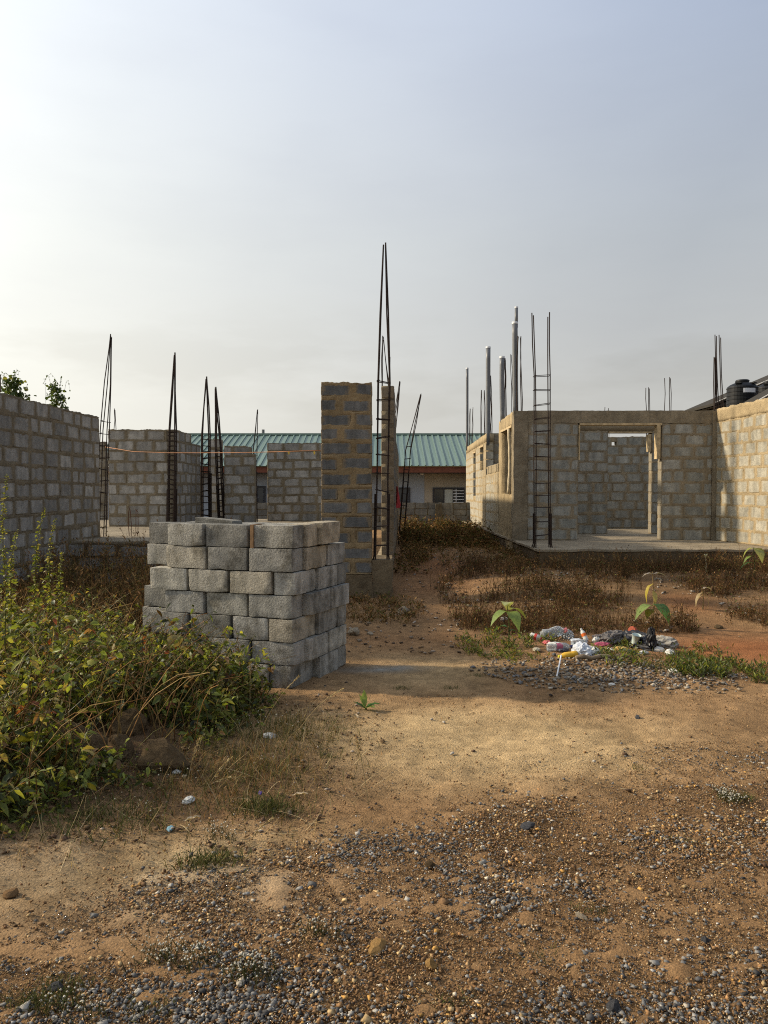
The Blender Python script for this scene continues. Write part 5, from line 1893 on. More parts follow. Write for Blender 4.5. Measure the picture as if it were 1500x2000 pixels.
# ------------------------------------------------------------------ single seed stalks of grass
def seed_stalk(label, a, b, da, sz=.16):
    """from the ground at photo pixel a, drooping to pixel b"""
    g = G(*a)
    tip = W(b[0], b[1], da if da else g.y)
    t_ = thing('grass_stalk', label, 'grass stalk', g, 0, 'straw seed stalks of grass')
    e = tip - g
    pts = np.array([[tuple(e * s + Vector((0, 0, .10 * math.sin(s * math.pi) * e.length))) for s in np.linspace(0, 1, 7)]])
    c1 = Cloud()
    c1.stems(pts, np.array([.0028]), np.array([(0.36, 0.28, 0.14)]))
    obj('stem', c1.mesh('stem', M_DRY), None, t_)
    c2 = Cloud()
    m_ = 46
    fi = 1 - sz / max(e.length, .2) * RNG.random(m_)
    P = np.stack([np.interp(fi, np.linspace(0, 1, 7), pts[0, :, q]) for q in range(3)], 1)
    ax = unit(np.tile(pts[0, -1] - pts[0, -2], (m_, 1)) + RNG.normal(size=(m_, 3)) * .25 * np.linalg.norm(pts[0, -1] - pts[0, -2]))
    c2.diamonds(P, ax, np.full(m_, .022), np.full(m_, .005), palette(m_, STRAW[:1] + STRAW[3:], None, .15))
    obj('seed_head', c2.mesh('seed_head', M_DRY), None, t_)


seed_stalk('long straw seed stalk reaching over bare earth beside the small green sprout', (570, 1445), (668, 1346), None)
seed_stalk('straw seed stalk leaning across the foot of the block pile', (500, 1445), (583, 1322), None)
seed_stalk('upright straw seed stalk before the dark base of the block pile', (488, 1392), (489, 1298), None)
seed_stalk('thin straw stalk curving down over the earth between the weeds and the boulder', (362, 1552), (388, 1445), None)
seed_stalk('straw stalk bent over in the dry tuft, head hanging', (408, 1535), (460, 1518), None)
seed_stalk('low straw stalk rising aslant from the dry tuft', (405, 1540), (452, 1480), None)
seed_stalk('faint straw stalk alone at the edge of the pale sand', (720, 1572), (697, 1450), None)
seed_stalk('dry drooping stalk over the brown weeds before the slab', (215, 1330), (250, 1200), 5.4)
seed_stalk('straw stalk crossing the small mossy tuft', (490, 1640), (530, 1600), None)


# ------------------------------------------------------------------ broad-leaved sprouts
def blade_leaf(L_, w_, droop, cup=.18, n=7):
    V, Fq = [], []
    for i in range(n + 1):
        s = i / n
        wd_ = w_ * (math.sin(min(s * 1.08, 1) * math.pi) ** .75 + (.06 if 0 < i < n else 0.0))
        x_ = L_ * s * (1 - .25 * droop * s)
        z_ = L_ * (.18 * s - droop * s * s)
        for q in (-1, -.5, 0, .5, 1):
            V.append((x_, q * wd_ * .5, z_ + abs(q) * cup * wd_ * .5 + .004 * math.sin(i * 2.1 + q * 3)))
    for i in range(n):
        for q in range(4):
            Fq.append((i * 5 + q, (i + 1) * 5 + q, (i + 1) * 5 + q + 1, i * 5 + q + 1))
    return V, Fq


def sprout(label, g, leaves_, stem_h, stemcol=(0.13, 0.16, 0.05), group='broad-leaved sprouts in the yard'):
    """leaves_: (height, azimuth, pitch, length, width, droop, colour)"""
    t_ = thing('sprout', label, 'plant', g, 0, group)
    c1 = Cloud()
    pts = np.array([[(0.012 * math.sin(i), 0.01 * i / 4, stem_h * i / 4) for i in range(5)]])
    c1.stems(pts, np.array([.012]), np.array([stemcol]))
    obj('stem', c1.mesh('stem', M_LEAF), None, t_)
    for (hz_, az, pt, L_, w_, dr, cc) in leaves_:
        V, Fq = blade_leaf(L_ * .9, w_ * .82, dr)
        M_ = Matrix.Rotation(az, 4, 'Z') @ Matrix.Rotation(-pt, 4, 'Y')
        V = [tuple(M_ @ Vector(p) + Vector((0.0, 0.0, hz_))) for p in V]
        o_ = obj('leaf', mesh_np('leaf', np.array(V), [np.array(Fq)], M_LEAF, np.tile(np.array(cc), (len(V), 1)), True), None, t_)


LG, YG, DG, TN = (0.21, 0.29, 0.075), (0.32, 0.34, 0.09), (0.06, 0.14, 0.035), (0.36, 0.28, 0.14)
g = G(712, 1388)
sprout('small sprout of pointed green leaves alone on the bare earth', g, [(.02, 1.7, 1.25, .16, .05, .1, LG), (.02, .1, .35, .14, .07, .25, DG), (.02, -.6, .25, .12, .06, .2, LG), (.02, 3.0, .5, .11, .05, .2, DG), (.03, 2.4, 1.0, .12, .045, .2, LG)], .03)
g = G(992, 1262)
sprout('wilting pale green sprout at the near end of the rubbish heap', g,
       [(.36, 3.6, .2, .27, .15, .9, LG), (.38, .4, .3, .26, .17, .9, YG), (.36, -1.2, .1, .30, .17, .9, LG), (.42, -1.9, .9, .22, .16, .9, (.38, .40, .17)), (.42, 1.5, .4, .20, .14, .9, (.34, .34, .14)), (.2, 2.6, .2, .2, .09, .7, DG), (.16, .2, .1, .22, .08, .7, DG)], .44)
g = G(1275, 1222)
sprout('sprout with two broad green leaves under a dried yellow top', g,
       [(.24, 3.5, .1, .34, .17, .8, LG), (.26, -1.0, -.1, .36, .22, .8, (.09, .19, .045)), (.2, 3.9, -.2, .22, .12, .6, (.22, .2, .04)), (.5, 3.3, -.5, .26, .08, .9, (.40, .32, .05)), (.46, -.4, -.7, .26, .06, .7, TN), (.62, .1, .1, .20, .07, .5, (.30, .27, .23)), (.62, 3.2, .1, .16, .06, .5, (.30, .27, .23)), (.42, -1.5, -.8, .2, .07, .5, (.42, .36, .12))], .64, TN)
g = G(1472, 1125)
sprout('wilted yellow-green sprout close to the veranda slab', g,
       [(.42, .2, -.1, .26, .2, .9, YG), (.42, 2.8, -.1, .25, .18, .9, YG), (.42, -1.2, -.2, .28, .2, .9, (.33, .34, .12)), (.30, 3.4, .2, .24, .08, .9, LG), (.24, -.5, -.2, .16, .09, .8, YG), (.2, 3.0, .1, .28, .09, .8, DG)], .44)
g = G(1372, 1190)
sprout('dead straw-coloured sprout beside the patch of red earth', g,
       [(.26, .5, .3, .2, .07, .6, (.42, .36, .26)), (.22, 3.5, -.4, .24, .06, .8, TN), (.18, 3.0, -.6, .2, .05, .6, TN), (.2, -.6, -.6, .22, .05, .8, TN)], .27, TN)
g = G(1378, 1122)
sprout('pale dead stalk curled over before the veranda slab', g, [(.30, 1.2, .4, .14, .06, 1.0, (.45, .42, .32)), (.3, -.5, -.5, .16, .05, .9, TN)], .32, (.4, .36, .26))
g = G(465, 1368)
sprout('broad dark green leaf plant against the shaded foot of the block pile', g, [(.26, -.9, .1, .20, .11, .8, DG), (.26, 2.6, .2, .18, .09, .6, LG), (.2, -2.0, .0, .2, .1, .7, LG)], .27, group=None)
g = G(320, 1230)


# climbers behind the old grey wall
def climber(label, px_c, py_top, py_base, w_, d, n_, spire):
    c_ = W(px_c, py_base, d)
    top = W(px_c, py_top, d)
    gz_ = H(c_.x, d)
    t_ = thing('climbing_plant', label, 'plant', (c_.x, d, gz_), 0, 'plants showing over the old grey wall')
    c1 = Cloud()
    k = 7
    lines = []
    for s in range(6):
        dx = (s - 2.5) / 6 * w_ * .8
        lines.append([(dx * (i / (k - 1)) * 1.2 + .04 * math.sin(i + s), .05 * math.cos(i * 1.7 + s), (top.z - gz_) * (.9 + .1 * RNG.random()) * i / (k - 1)) for i in range(k)])
    c1.stems(np.array(lines), np.full(6, .006), palette(6, [(0.07, 0.07, 0.03)], None, .1))
    obj('stem', c1.mesh('stem', M_LEAF), None, t_)
    c2 = Cloud()
    hh_ = top.z - c_.z
    P = np.stack([RNG.normal(size=n_) * w_ * .24, RNG.normal(size=n_) * w_ * .18, RNG.random(n_) * hh_], 1)
    if spire:
        P[:, 0] *= (1.25 - P[:, 2] / hh_)
        P[:, 0] += .05 * w_ * np.sin(P[:, 2] / hh_ * 5)
    else:
        P[:, 0] *= (1.15 - .5 * P[:, 2] / hh_)
        P[:, 0] -= .15 * w_ * P[:, 2] / hh_
    lowr = RNG.random(n_) < .35
    P[lowr, 2] -= .5 * RNG.random(lowr.sum())
    P[:, 2] += c_.z - gz_
    D = unit(RNG.normal(size=(n_, 3)))
    L_ = .035 + .04 * RNG.random(n_)
    c2.leaves(P, D, L_, L_ * .7, palette(n_, [(0.06, 0.095, 0.025), (0.09, 0.12, 0.03), (0.045, 0.07, 0.02), (0.2, 0.2, 0.04)], [4, 3, 4, .6], .2))
    # stray tendrils
    for s in range(6):
        a_ = RNG.random() * 6.28
        s0 = np.array([RNG.normal() * .1, 0, c_.z - gz_ + hh_ * (.5 + .5 * RNG.random())])
        tt = np.linspace(0, 1, 7)[:, None]
        li = s0 + np.concatenate([np.cos(a_) * .22 * tt, .05 * tt, .16 * np.sin(tt * 3.0)], 1)
        c2.stems(li[None], np.array([.0025]), np.array([(0.06, 0.07, 0.025)]))
        D = unit(RNG.normal(size=(7, 3)))
        c2.leaves(li, D, np.full(7, .035), np.full(7, .022), palette(7, [(0.06, 0.09, 0.025)], None, .2))
    obj('foliage', c2.mesh('foliage', M_LEAF), None, t_)


climber('bushy dark green plant showing over the old grey wall at its step', 30, 737, 785, .38, 11.0, 520, False)
climber('spire-shaped climber with a curling tendril over the old grey wall', 110, 750, 800, .34, 12.1, 380, True)

# ------------------------------------------------------------------ stones
ICO = None
bm = bmesh.new()
bmesh.ops.create_icosphere(bm, subdivisions=1, radius=1)
ICO_V = np.array([v_.co[:] for v_ in bm.verts])
bm.verts.ensure_lookup_table()
ICO_F = np.array([[v_.index for v_ in f_.verts] for f_ in bm.faces])
bm.free()


def rand_rot(n_):
    q = RNG.normal(size=(n_, 4))
    q /= np.linalg.norm(q, axis=1, keepdims=True)
    w_, x, y, z = q.T
    return np.stack([1 - 2 * (y * y + z * z), 2 * (x * y - z * w_), 2 * (x * z + y * w_), 2 * (x * y + z * w_), 1 - 2 * (x * x + z * z), 2 * (y * z - x * w_),
                     2 * (x * z - y * w_), 2 * (y * z + x * w_), 1 - 2 * (x * x + y * y)], -1).reshape(n_, 3, 3)


STONES = [(0.125, 0.12, 0.11), (0.20, 0.19, 0.172), (0.06, 0.057, 0.054), (0.30, 0.28, 0.24), (0.36, 0.25, 0.12), (0.22, 0.12, 0.05), (0.42, 0.36, 0.27), (0.13, 0.075, 0.035), (0.40, 0.22, 0.06)]
SW = [5, 4, 3, 2.2, 2.2, 3, 1.6, 3, .6]


CUB_V = np.array([(x, y, z) for x in (-1, 1) for y in (-1, 1) for z in (-1, 1)], float) * .72
CUB_F = np.array([(0, 1, 3), (0, 3, 2), (4, 6, 7), (4, 7, 5), (0, 4, 5), (0, 5, 1), (2, 3, 7), (2, 7, 6), (0, 2, 6), (0, 6, 4), (1, 5, 7), (1, 7, 3)])


class Stones:
    def __init__(self):
        self.V, self.Fc, self.C, self.n = [], [], [], 0

    def add(self, xy, size, col, flat=.62, sink=.25, tv=CUB_V, tf=CUB_F, jit=.30):
        n_ = len(xy)
        if n_ == 0:
            return
        k = len(tv)
        v_ = tv[None] * (1 + RNG.normal(size=(n_, k, 1)) * jit).clip(.55, 1.4)
        v_ = v_ * np.stack([np.ones(n_), .55 + .45 * RNG.random(n_), .45 + .4 * RNG.random(n_)], 1)[:, None]
        v_ = np.einsum('nij,nkj->nki', rand_rot(n_), v_)
        v_[..., 2] *= flat
        v_ = v_ * size[:, None, None]
        z_ = terrain(xy[:, 0], xy[:, 1]) + size * flat * (1 - 2 * sink) * .7 + .006
        v_ += np.stack([xy[:, 0], xy[:, 1], z_], 1)[:, None]
        self.V.append(v_.reshape(-1, 3))
        self.Fc.append((self.n + np.arange(n_)[:, None, None] * k + tf[None]).reshape(-1, 3))
        self.C.append(np.repeat(col, k, 0))
        self.n += n_ * k

    def build(self, name, label):
        o_ = obj(name, mesh_np(name, np.concatenate(self.V), [np.concatenate(self.Fc)], M_STONE, np.concatenate(self.C)))
        tag(o_, label, 'gravel', kind='stuff')
        return o_


st = Stones()


def frustum_xy(n_, y0, y1, p=1.0):
    """ground points in the field of view, denser near the camera"""
    y = y0 + (y1 - y0) * RNG.random(n_) ** p
    x = (RNG.random(n_) * 2 - 1) * (y * .56 + .75)
    return np.stack([x, y], 1)


# gravel proper
XY = frustum_xy(195000, 1.75, 4.9)
w_ = gravel_mask(XY[:, 0], XY[:, 1])
clus = sstep(-.25, .45, fbm(XY[:, 0] * 2.2, XY[:, 1] * 2.2, 3.3, 4))
XY = XY[RNG.random(len(XY)) < w_ * (.07 + .62 * clus ** 1.4)]
sz = .0028 + .0092 * RNG.random(len(XY)) ** 2.4
greyz = sstep(-.1, .25, fbm(XY[:, 0] * 1.6 + 4, XY[:, 1] * 1.6, 6.1, 3))
cg = palette(len(XY), STONES[:4], [6, 3.2, 4.5, .7], .3)
cb = palette(len(XY), STONES[3:], [1, 2.6, 5, 1.2, 6, 1.2], .3)
pick = (RNG.random(len(XY)) < greyz * .72 + .24)[:, None]
st.add(XY, sz, np.where(pick, cg, cb), .62, .36)
# larger stones
XY = frustum_xy(420, 1.8, 5.2)
w_ = gravel_mask(XY[:, 0], XY[:, 1])
XY = XY[RNG.random(len(XY)) < w_ * .5]
st.add(XY, .012 + .011 * RNG.random(len(XY)) ** 2, palette(len(XY), STONES, SW, .2), .6, .35)
# grit
XY = frustum_xy(190000, 1.75, 5.0)
w_ = gravel_mask(XY[:, 0], XY[:, 1])
n1_ = sstep(-.2, .4, fbm(XY[:, 0] * 2.8, XY[:, 1] * 2.8, 7.7, 3))
XY = XY[RNG.random(len(XY)) < w_ * .75 + .16 * n1_]
st.add(XY, .0022 + .0038 * RNG.random(len(XY)) ** 1.6, palette(len(XY), [(0.20, 0.115, 0.05), (0.28, 0.175, 0.08), (0.11, 0.06, 0.028), (0.36, 0.25, 0.13), (0.10, 0.095, 0.09), (.42, .36, .26)], [5, 4, 5, 2, 3, 1], .25), .8, .2, TET_V, TET_F)
# crumbs of the soil itself
XY = frustum_xy(60000, 1.75, 6.2)
cr_ = .35 + .65 * sstep(-.15, .3, fbm(XY[:, 0] * 2.1, XY[:, 1] * 2.1, 12.0, 4))
sandy = np.exp(-(((XY[:, 0] - 0.55) / 1.2) ** 2 + ((XY[:, 1] - 5.1) / 0.7) ** 2))
XY = XY[RNG.random(len(XY)) < cr_ * (.62 - .5 * sandy)]
st.add(XY, .0028 + .0085 * RNG.random(len(XY)) ** 3, palette(len(XY), [(0.24, 0.14, 0.065), (0.19, 0.11, 0.05), (0.30, 0.19, 0.09), (0.15, 0.08, 0.04)], [4, 4, 3, 2], .18), .75, .3, OCT, OCF)
# scattered crumbs on the bare earth
XY = frustum_xy(7000, 3.2, 11.0)
XY = XY[RNG.random(len(XY)) < .10 + .5 * sstep(.05, .5, fbm(XY[:, 0] * 1.7, XY[:, 1] * 1.7, 4.4, 3))]
st.add(XY, .004 + .014 * RNG.random(len(XY)) ** 4, palette(len(XY), [(0.10, 0.06, 0.035), (0.06, 0.05, 0.045), (0.2, 0.12, 0.05), (.3, .24, .15), (.4, .36, .3)], [4, 3, 3, 1, .5], .25))
st.build('gravel', 'grey and ochre gravel strewn over the reddish earth')
# rubble under the rubbish heap and before the veranda
st = Stones()
XY = scatter([(0.75, 7.0), (1.3, 6.3), (2.0, 6.1), (2.9, 6.2), (3.3, 6.7), (2.9, 7.3), (1.9, 7.5), (1.0, 7.5)], 3600)
XY = XY[RNG.random(len(XY)) < np.clip(1.1 * np.exp(-(((XY[:, 0] - 2.0) / 1.1) ** 2 + ((XY[:, 1] - 6.8) / .5) ** 2)), 0, 1)]
st.add(XY, .007 + .017 * RNG.random(len(XY)) ** 2, palette(len(XY), [(0.16, 0.12, 0.08), (0.24, 0.19, 0.13), (0.12, 0.09, 0.06), (.3, .26, .2), (.13, .13, .13)], None, .25), .6)
XY = scatter(VP_, 1600)
XY = XY[fbm(XY[:, 0] * 1.5, XY[:, 1] * 1.5, 6.0, 3) > 0]
st.add(XY, .010 + .03 * RNG.random(len(XY)) ** 3, palette(len(XY), [(0.26, 0.22, 0.16), (0.18, 0.13, 0.08), (.36, .32, .26), (.12, .09, .06)], None, .25), .5)
XY = scatter([(-.6, 7.9), (.9, 7.7), (1.0, 9.6), (2.4, 12), (2.4, 17), (.4, 17), (.25, 11), (-.4, 9.6)], 1000)
st.add(XY, .008 + .022 * RNG.random(len(XY)) ** 3, palette(len(XY), [(0.26, 0.2, 0.14), (0.18, 0.12, 0.07), (.36, .3, .24), (.12, .08, .05)], None, .25), .55)
XY = scatter([(-2.3, 3.3), (-.2, 3.6), (.1, 5.5), (-.5, 6.3), (-1.2, 5.6), (-1.6, 4.3)], 900)
st.add(XY, .004 + .012 * RNG.random(len(XY)) ** 3, palette(len(XY), [(0.16, 0.10, 0.05), (0.10, 0.06, 0.035), (.32, .26, .2)], [4, 4, 1], .25))
st.build('rubble', 'small pale rubble under the rubbish heap and over the yard')


def rock_mesh(seed, subdiv=3, rough=.22):
    bm = bmesh.new()
    bmesh.ops.create_icosphere(bm, subdivisions=subdiv, radius=1)
    s_ = Vector((seed * 5.3, seed * 2.9, seed))
    rr_ = random.Random(seed)
    planes = [(Vector((rr_.uniform(-1, 1), rr_.uniform(-1, 1), rr_.uniform(-.6, 1))).normalized(), rr_.uniform(.55, .9)) for _ in range(9)]
    for v_ in bm.verts:
        p = v_.co.copy()
        for nrm, dd_ in planes:
            ex = p.dot(nrm) - dd_
            if ex > 0:
                p -= nrm * ex * .9
        p *= 1 + rough * mnoise.noise(p * 1.6 + s_) + rough * .35 * mnoise.noise(p * 5 + s_)
        v_.co = p
    me = bpy.data.meshes.new('rock')
    bm.to_mesh(me)
    bm.free()
    return me


M_ROCK = mat_mortar('brown rock', (0.155, 0.105, 0.055), 0.35, (0.05, 0.035, 0.02), .5, 1.0)
M_ROCKG = mat_mortar('dark grey stone', (0.085, 0.085, 0.09), 0.35, (0.03, 0.03, 0.03), .3, .8)
M_ROCKP = mat_mortar('pale stone', (0.36, 0.30, 0.22), 0.3, (0.15, 0.1, 0.06), .3, .8)
M_ROCKO = mat_mortar('ochre stone', (0.40, 0.24, 0.09), 0.3, (0.15, 0.08, 0.04), .3, .8)


def rock(label, px_, py_, size, mat, sc_=(1, .8, .6), seed=1, name='stone', rz=None, group=None):
    g = G(px_, py_)
    me = rock_mesh(seed, 3 if size > .08 else 2)
    o_ = obj(name, me, mat)
    o_.location = (g.x, g.y + size * .3, g.z + size * sc_[2] * .45)
    o_.scale = (size * sc_[0], size * sc_[1], size * sc_[2])
    o_.rotation_euler = (0, 0, rz if rz is not None else seed * 1.3)
    tag(o_, label, name.replace('_', ' '), group)


rock('brown boulder with a flat top at the edge of the weeds', 312, 1505, .145, M_ROCK, (1.1, .8, .82), 3, 'boulder', .3)
rock('brown boulder half under the weeds, in front of the others', 225, 1478, .12, M_ROCK, (1.2, .8, .7), 4, 'boulder')
rock('long brown boulder lying deepest in the weeds', 130, 1470, .20, M_ROCK, (1.3, .7, .6), 5, 'boulder', .2)
rock('rounded brown boulder behind the flat-topped one', 245, 1435, .13, M_ROCK, (1, .9, .8), 6, 'boulder')
rock('pale angular stone on the path beside the tall pier', 790, 1202, .10, M_ROCKP, (.9, .8, .85), 7)
rock('pale rounded stone at the far side of the block pile', 692, 1240, .085, M_ROCKP, (1.1, .8, .7), 8)
rock('small pale stone beside the rounded one at the block pile', 722, 1240, .045, M_ROCKP, (1.2, .8, .6), 9)
rock('dark reddish stone lying on the red earth', 1405, 1228, .06, M_ROCK, (1, .8, .6), 10)
rock('small dark stone alone on the pale earth below the rubbish heap', 1246, 1405, .028, M_ROCKG, (1, .8, .8), 11)
rock('brown round stone at the top edge of the gravel', 841, 1695, .027, M_ROCK, (1, .8, .9), 12)
rock('flat ochre stone in the gravel', 735, 1858, .042, M_ROCKO, (1.4, .8, .4), 13)
rock('yellowish pointed stone in the lower gravel', 842, 1892, .026, M_ROCKO, (1, .8, 1.0), 14)
rock('largest dark grey stone at the bottom of the gravel', 1202, 1975, .028, M_ROCKG, (1.1, .9, .8), 15)
rock('dark grey stone beside the largest one, greener', 1378, 1843, .018, M_ROCKG, (1, .8, .9), 16)
rock('grey stone at the lower gravel edge near the picture corner', 106, 1938, .026, M_ROCKG, (1.2, .8, .8), 17)
rock('flattened brown clod on bare earth near the picture edge', 20, 1750, .035, mat_mortar('clod', (0.22, 0.13, 0.06), .3), (1.2, .9, .5), 18)
rock('pale chip standing beside the small mossy tuft', 565, 1592, .016, M_ROCKP, (.8, .8, 1.2), 19)
rock('dark flat stone half sunk where sand meets gravel', 1030, 1618, .042, M_ROCKG, (1.4, .8, .35), 20)
rock('pale flat stone lit in the middle of the gravel', 1136, 1795, .022, M_ROCKP, (1.2, .8, .6), 21)

# ------------------------------------------------------------------ rubbish heap
def mat_plastic(name, col, rough=.3, trans=.6):
    m, t, b = new_mat(name)
    tc = N(t, 'ShaderNodeTexCoord')
    n = noise_n(t, tc.outputs['Object'], 30, 4)
    set_in(t, b, 'Base Color', ramp(t, [(.3, tuple(c * .8 for c in col)), (.7, col)], n).outputs[0])
    set_in(t, b, 'Roughness', rough)
    set_in(t, b, 'Transmission Weight', trans)
    set_in(t, b, 'IOR', 1.2)
    return m


M_CLEAR = mat_plastic('clear plastic', (.75, .8, .82), .2, .7)
M_JUICE = mat_simple('yellow bottle plastic', (.62, .36, .03), .35, 0, .1)
M_CAPY = mat_simple('yellow cap', (.70, .62, .05), .4, 0, .05)
M_BAGW = mat_plastic('white plastic bag', (.62, .66, .72), .5, .15)
M_PINK = mat_simple('pink plastic', (.62, .18, .17), .5, 0, .1)
M_BLACK = mat_simple('black plastic bag', (.008, .008, .010), .4, 0, .2, spec=.4)
M_STRIPE = None
M_ORCAP = mat_simple('orange cap', (.65, .14, .02), .5, 0, .05)
M_CAPD = mat_simple('dark blue cap', (.03, .03, .10), .4, 0, .05)
M_PURP = mat_simple('purple label', (.28, .07, .12), .5, 0, .2, 40)
M_REDL = mat_simple('red label', (.5, .05, .04), .5, 0, .2, 40)
M_PAPER = mat_simple('white paper', (.55, .54, .49), .8, 0, .06, 20)
M_TEAL = mat_simple('pale teal carton', (.52, .62, .58), .6, 0, .1)
M_STICK = mat_simple('grey brown stick', (.19, .14, .09), .9, 0, .3, 14, .5)
M_BLUE = mat_simple('light blue plastic', (.20, .36, .42), .4, 0, .05)


def place(px_, py_, dz=0.0):
    g = G(px_, py_)
    return Vector((g.x, g.y, g.z + dz))


def bottle(label, p, L_, r_, az, tilt, mbody, mcap, mlabel=None, crush=0.0):
    t_ = thing('bottle', label, 'bottle', p, 0, 'bottles in the rubbish heap')
    t_.rotation_euler = (0, math.pi / 2 - tilt, az)
    b2 = MB()
    prof = [(0, 0.0), (r_ * .8, 0), (r_, L_ * .04), (r_, L_ * .25), (r_ * .94, L_ * .3), (r_, L_ * .35), (r_, L_ * .62), (r_ * .85, L_ * .74), (r_ * .42, L_ * .87), (r_ * .38, L_ * .92), (0, L_ * .92)]
    b2.lathe(prof, 14)
    if crush:
        vv = []
        for p_ in b2.v:
            q = Vector(p_)
            e = mnoise.noise_vector(q * 16) * crush * r_
            vv.append(tuple(q + Vector((e.x, e.y, 0))))
        b2.v = vv
    obj('bottle_body', b2.mesh('bottle_body', mbody, True), None, t_)
    b2 = MB()
    b2.lathe([(0, L_ * .905), (r_ * .46, L_ * .905), (r_ * .46, L_), (0, L_)], 12)
    obj('cap', b2.mesh('cap', mcap), None, t_)
    if mlabel:
        b2 = MB()
        b2.lathe([(r_ * 1.02, L_ * .37), (r_ * 1.03, L_ * .385), (r_ * 1.03, L_ * .58), (r_ * 1.02, L_ * .60)], 14)
        obj('label_band', b2.mesh('label_band', mlabel, True), None, t_)


bottle('clear plastic bottle with a purple label and dark cap, lying in the rubbish heap', place(1068, 1272, .04), .26, .038, 0.0, .03, M_CLEAR, M_CAPD, M_PURP, .35)
bottle('yellow juice bottle lying in front of the white bag', place(1127, 1284, .035), .19, .033, math.pi + .12, -.12, M_JUICE, M_CAPY, None, .1)
bottle('crumpled clear bottle with a pink end, farthest back in the heap', place(1058, 1250, .06), .30, .062, .25, .12, M_CLEAR, M_PINK, None, .55)
bottle('small bottle with a red and white label at the near end of the heap', place(1036, 1250, .045), .13, .04, -.5, -.15, M_PAPER, M_REDL, M_REDL, .1)
bottle('small white bottle with an orange band standing aslant among green weeds', place(1146, 1254, .01), .15, .026, 2.2, 1.0, M_PAPER, M_PAPER, M_ORCAP)
bottle('short clear bottle lying under the crumpled one', place(1118, 1264, .035), .17, .033, .5, .1, M_CLEAR, M_CLEAR, None, .5)


def crumple(name, label, cat, p, size, sc_, mat, seed, amp=.35, sub=4, freq=2.2, group=None):
    bm = bmesh.new()
    bmesh.ops.create_icosphere(bm, subdivisions=sub, radius=1)
    s_ = Vector((seed * 3.1, seed * 1.7, seed))
    for v_ in bm.verts:
        p_ = v_.co
        r_ = 1 + amp * (1 - 2 * abs(mnoise.noise(p_ * freq + s_))) * .8 + amp * .6 * (1 - 2 * abs(mnoise.noise(p_ * freq * 2.7 + s_)))
        v_.co = p_ * r_
        if v_.co.z < -.6:
            v_.co.z = -.6
    me = bpy.data.meshes.new(name)
    bm.to_mesh(me)
    bm.free()
    o_ = obj(name, me, mat)
    o_.location = p + Vector((0, 0, size * sc_[2] * .5))
    o_.scale = tuple(size * q for q in sc_)
    o_.rotation_euler = (0, 0, seed)
    tag(o_, label, cat, group)
    return o_


crumple('plastic_bag', 'crumpled pale blue-white plastic bag beside the yellow bottle', 'plastic bag', place(1136, 1282), .085, (1.0, .7, .9), M_BAGW, 2)
crumple('paper', 'crumpled white paper beside the pale plastic bag', 'paper', place(1157, 1279), .055, (1, .7, .75), M_PAPER, 3, .45)
crumple('plastic_bag', 'torn black bag spread at the far end of the heap', 'plastic bag', place(1243, 1262), .15, (1.45, .7, .55), M_BLACK, 5, .4)
crumple('plastic_bag', 'black bag flap standing upright at the end of the heap', 'plastic bag', place(1272, 1270), .10, (.42, .5, 1.25), M_BLACK, 6, .4)
m, t, b = new_mat('striped cloth')
tc = N(t, 'ShaderNodeTexCoord')
wv = N(t, 'ShaderNodeTexWave', inp={'Scale': 5.0, 'Distortion': 4.0, 'Detail': 2.0})
t.links.new(tc.outputs['Object'], wv.inputs[0])
set_in(t, b, 'Base Color', ramp(t, [(.45, (.02, .018, .02)), (.65, (.20, .18, .16))], wv.outputs[0]).outputs[0])
set_in(t, b, 'Roughness', .9)
crumple('cloth', 'heap of dark striped cloth in the middle of the rubbish', 'cloth', place(1200, 1256), .125, (1.2, .8, .6), m, 7, .35)
crumple('cloth', 'rusty red scrap of cloth on the torn black bag', 'cloth', place(1236, 1256, .10), .055, (1.2, .6, .8), mat_simple('rust cloth', (.26, .06, .03), .9, 0, .3, 30), 8, .4, 3)
crumple('paper', 'white paper scrap under the torn black bag', 'paper', place(1284, 1272), .045, (1.2, .5, .6), M_PAPER, 9, .4, 3)
crumple('paper', 'white paper scrap between two bottles in the heap', 'paper', place(1165, 1254), .045, (1.0, .6, .7), M_PAPER, 10, .4, 3)
crumple('plastic_bag', 'translucent bag lying behind the clear bottles', 'plastic bag', place(1107, 1246), .075, (1.2, .7, .7), M_CLEAR, 11, .4)
crumple('paper', 'grey sheet crumpled behind the black bag flap', 'paper', place(1296, 1262), .10, (1.1, .6, .6), mat_simple('grey sheet', (.30, .28, .24), .8, 0, .2), 12, .4)
SCR = [(1085, 1262, .045, (.55, .56, .52), 'pale wrapper between the clear bottles'), (1100, 1272, .04, (.10, .10, .12), 'black scrap under the clear bottle with the purple label'),
       (1152, 1268, .035, (.45, .42, .36), 'beige scrap beside the crumpled white paper'), (1178, 1262, .045, (.30, .06, .10), 'dark red scrap at the foot of the striped cloth'),
       (1212, 1270, .04, (.62, .42, .12), 'yellow triangular scrap before the striped cloth'), (1190, 1272, .04, (.50, .48, .44), 'long pale strip before the striped cloth'),
       (1225, 1276, .045, (.08, .10, .06), 'dark green wrapper under the black bag'), (1256, 1278, .035, (.55, .55, .5), 'white scrap in front of the black bag'),
       (1068, 1258, .04, (.50, .12, .12), 'red wrapper beside the crumpled clear bottle'), (1130, 1256, .05, (.42, .45, .48), 'grey-blue torn film behind the white bag'),
       (1168, 1246, .04, (.13, .11, .10), 'dark rag behind the small white bottle'), (1048, 1272, .035, (.34, .30, .22), 'tan cardboard scrap at the near end of the heap'),
       (1206, 1240, .05, (.10, .09, .09), 'dark rag on the far side of the striped cloth'), (1262, 1246, .05, (.30, .24, .18), 'brown sacking behind the black bag'),
       (1172, 1284, .03, (.58, .57, .52), 'white crumb of foam behind the wooden stick')]
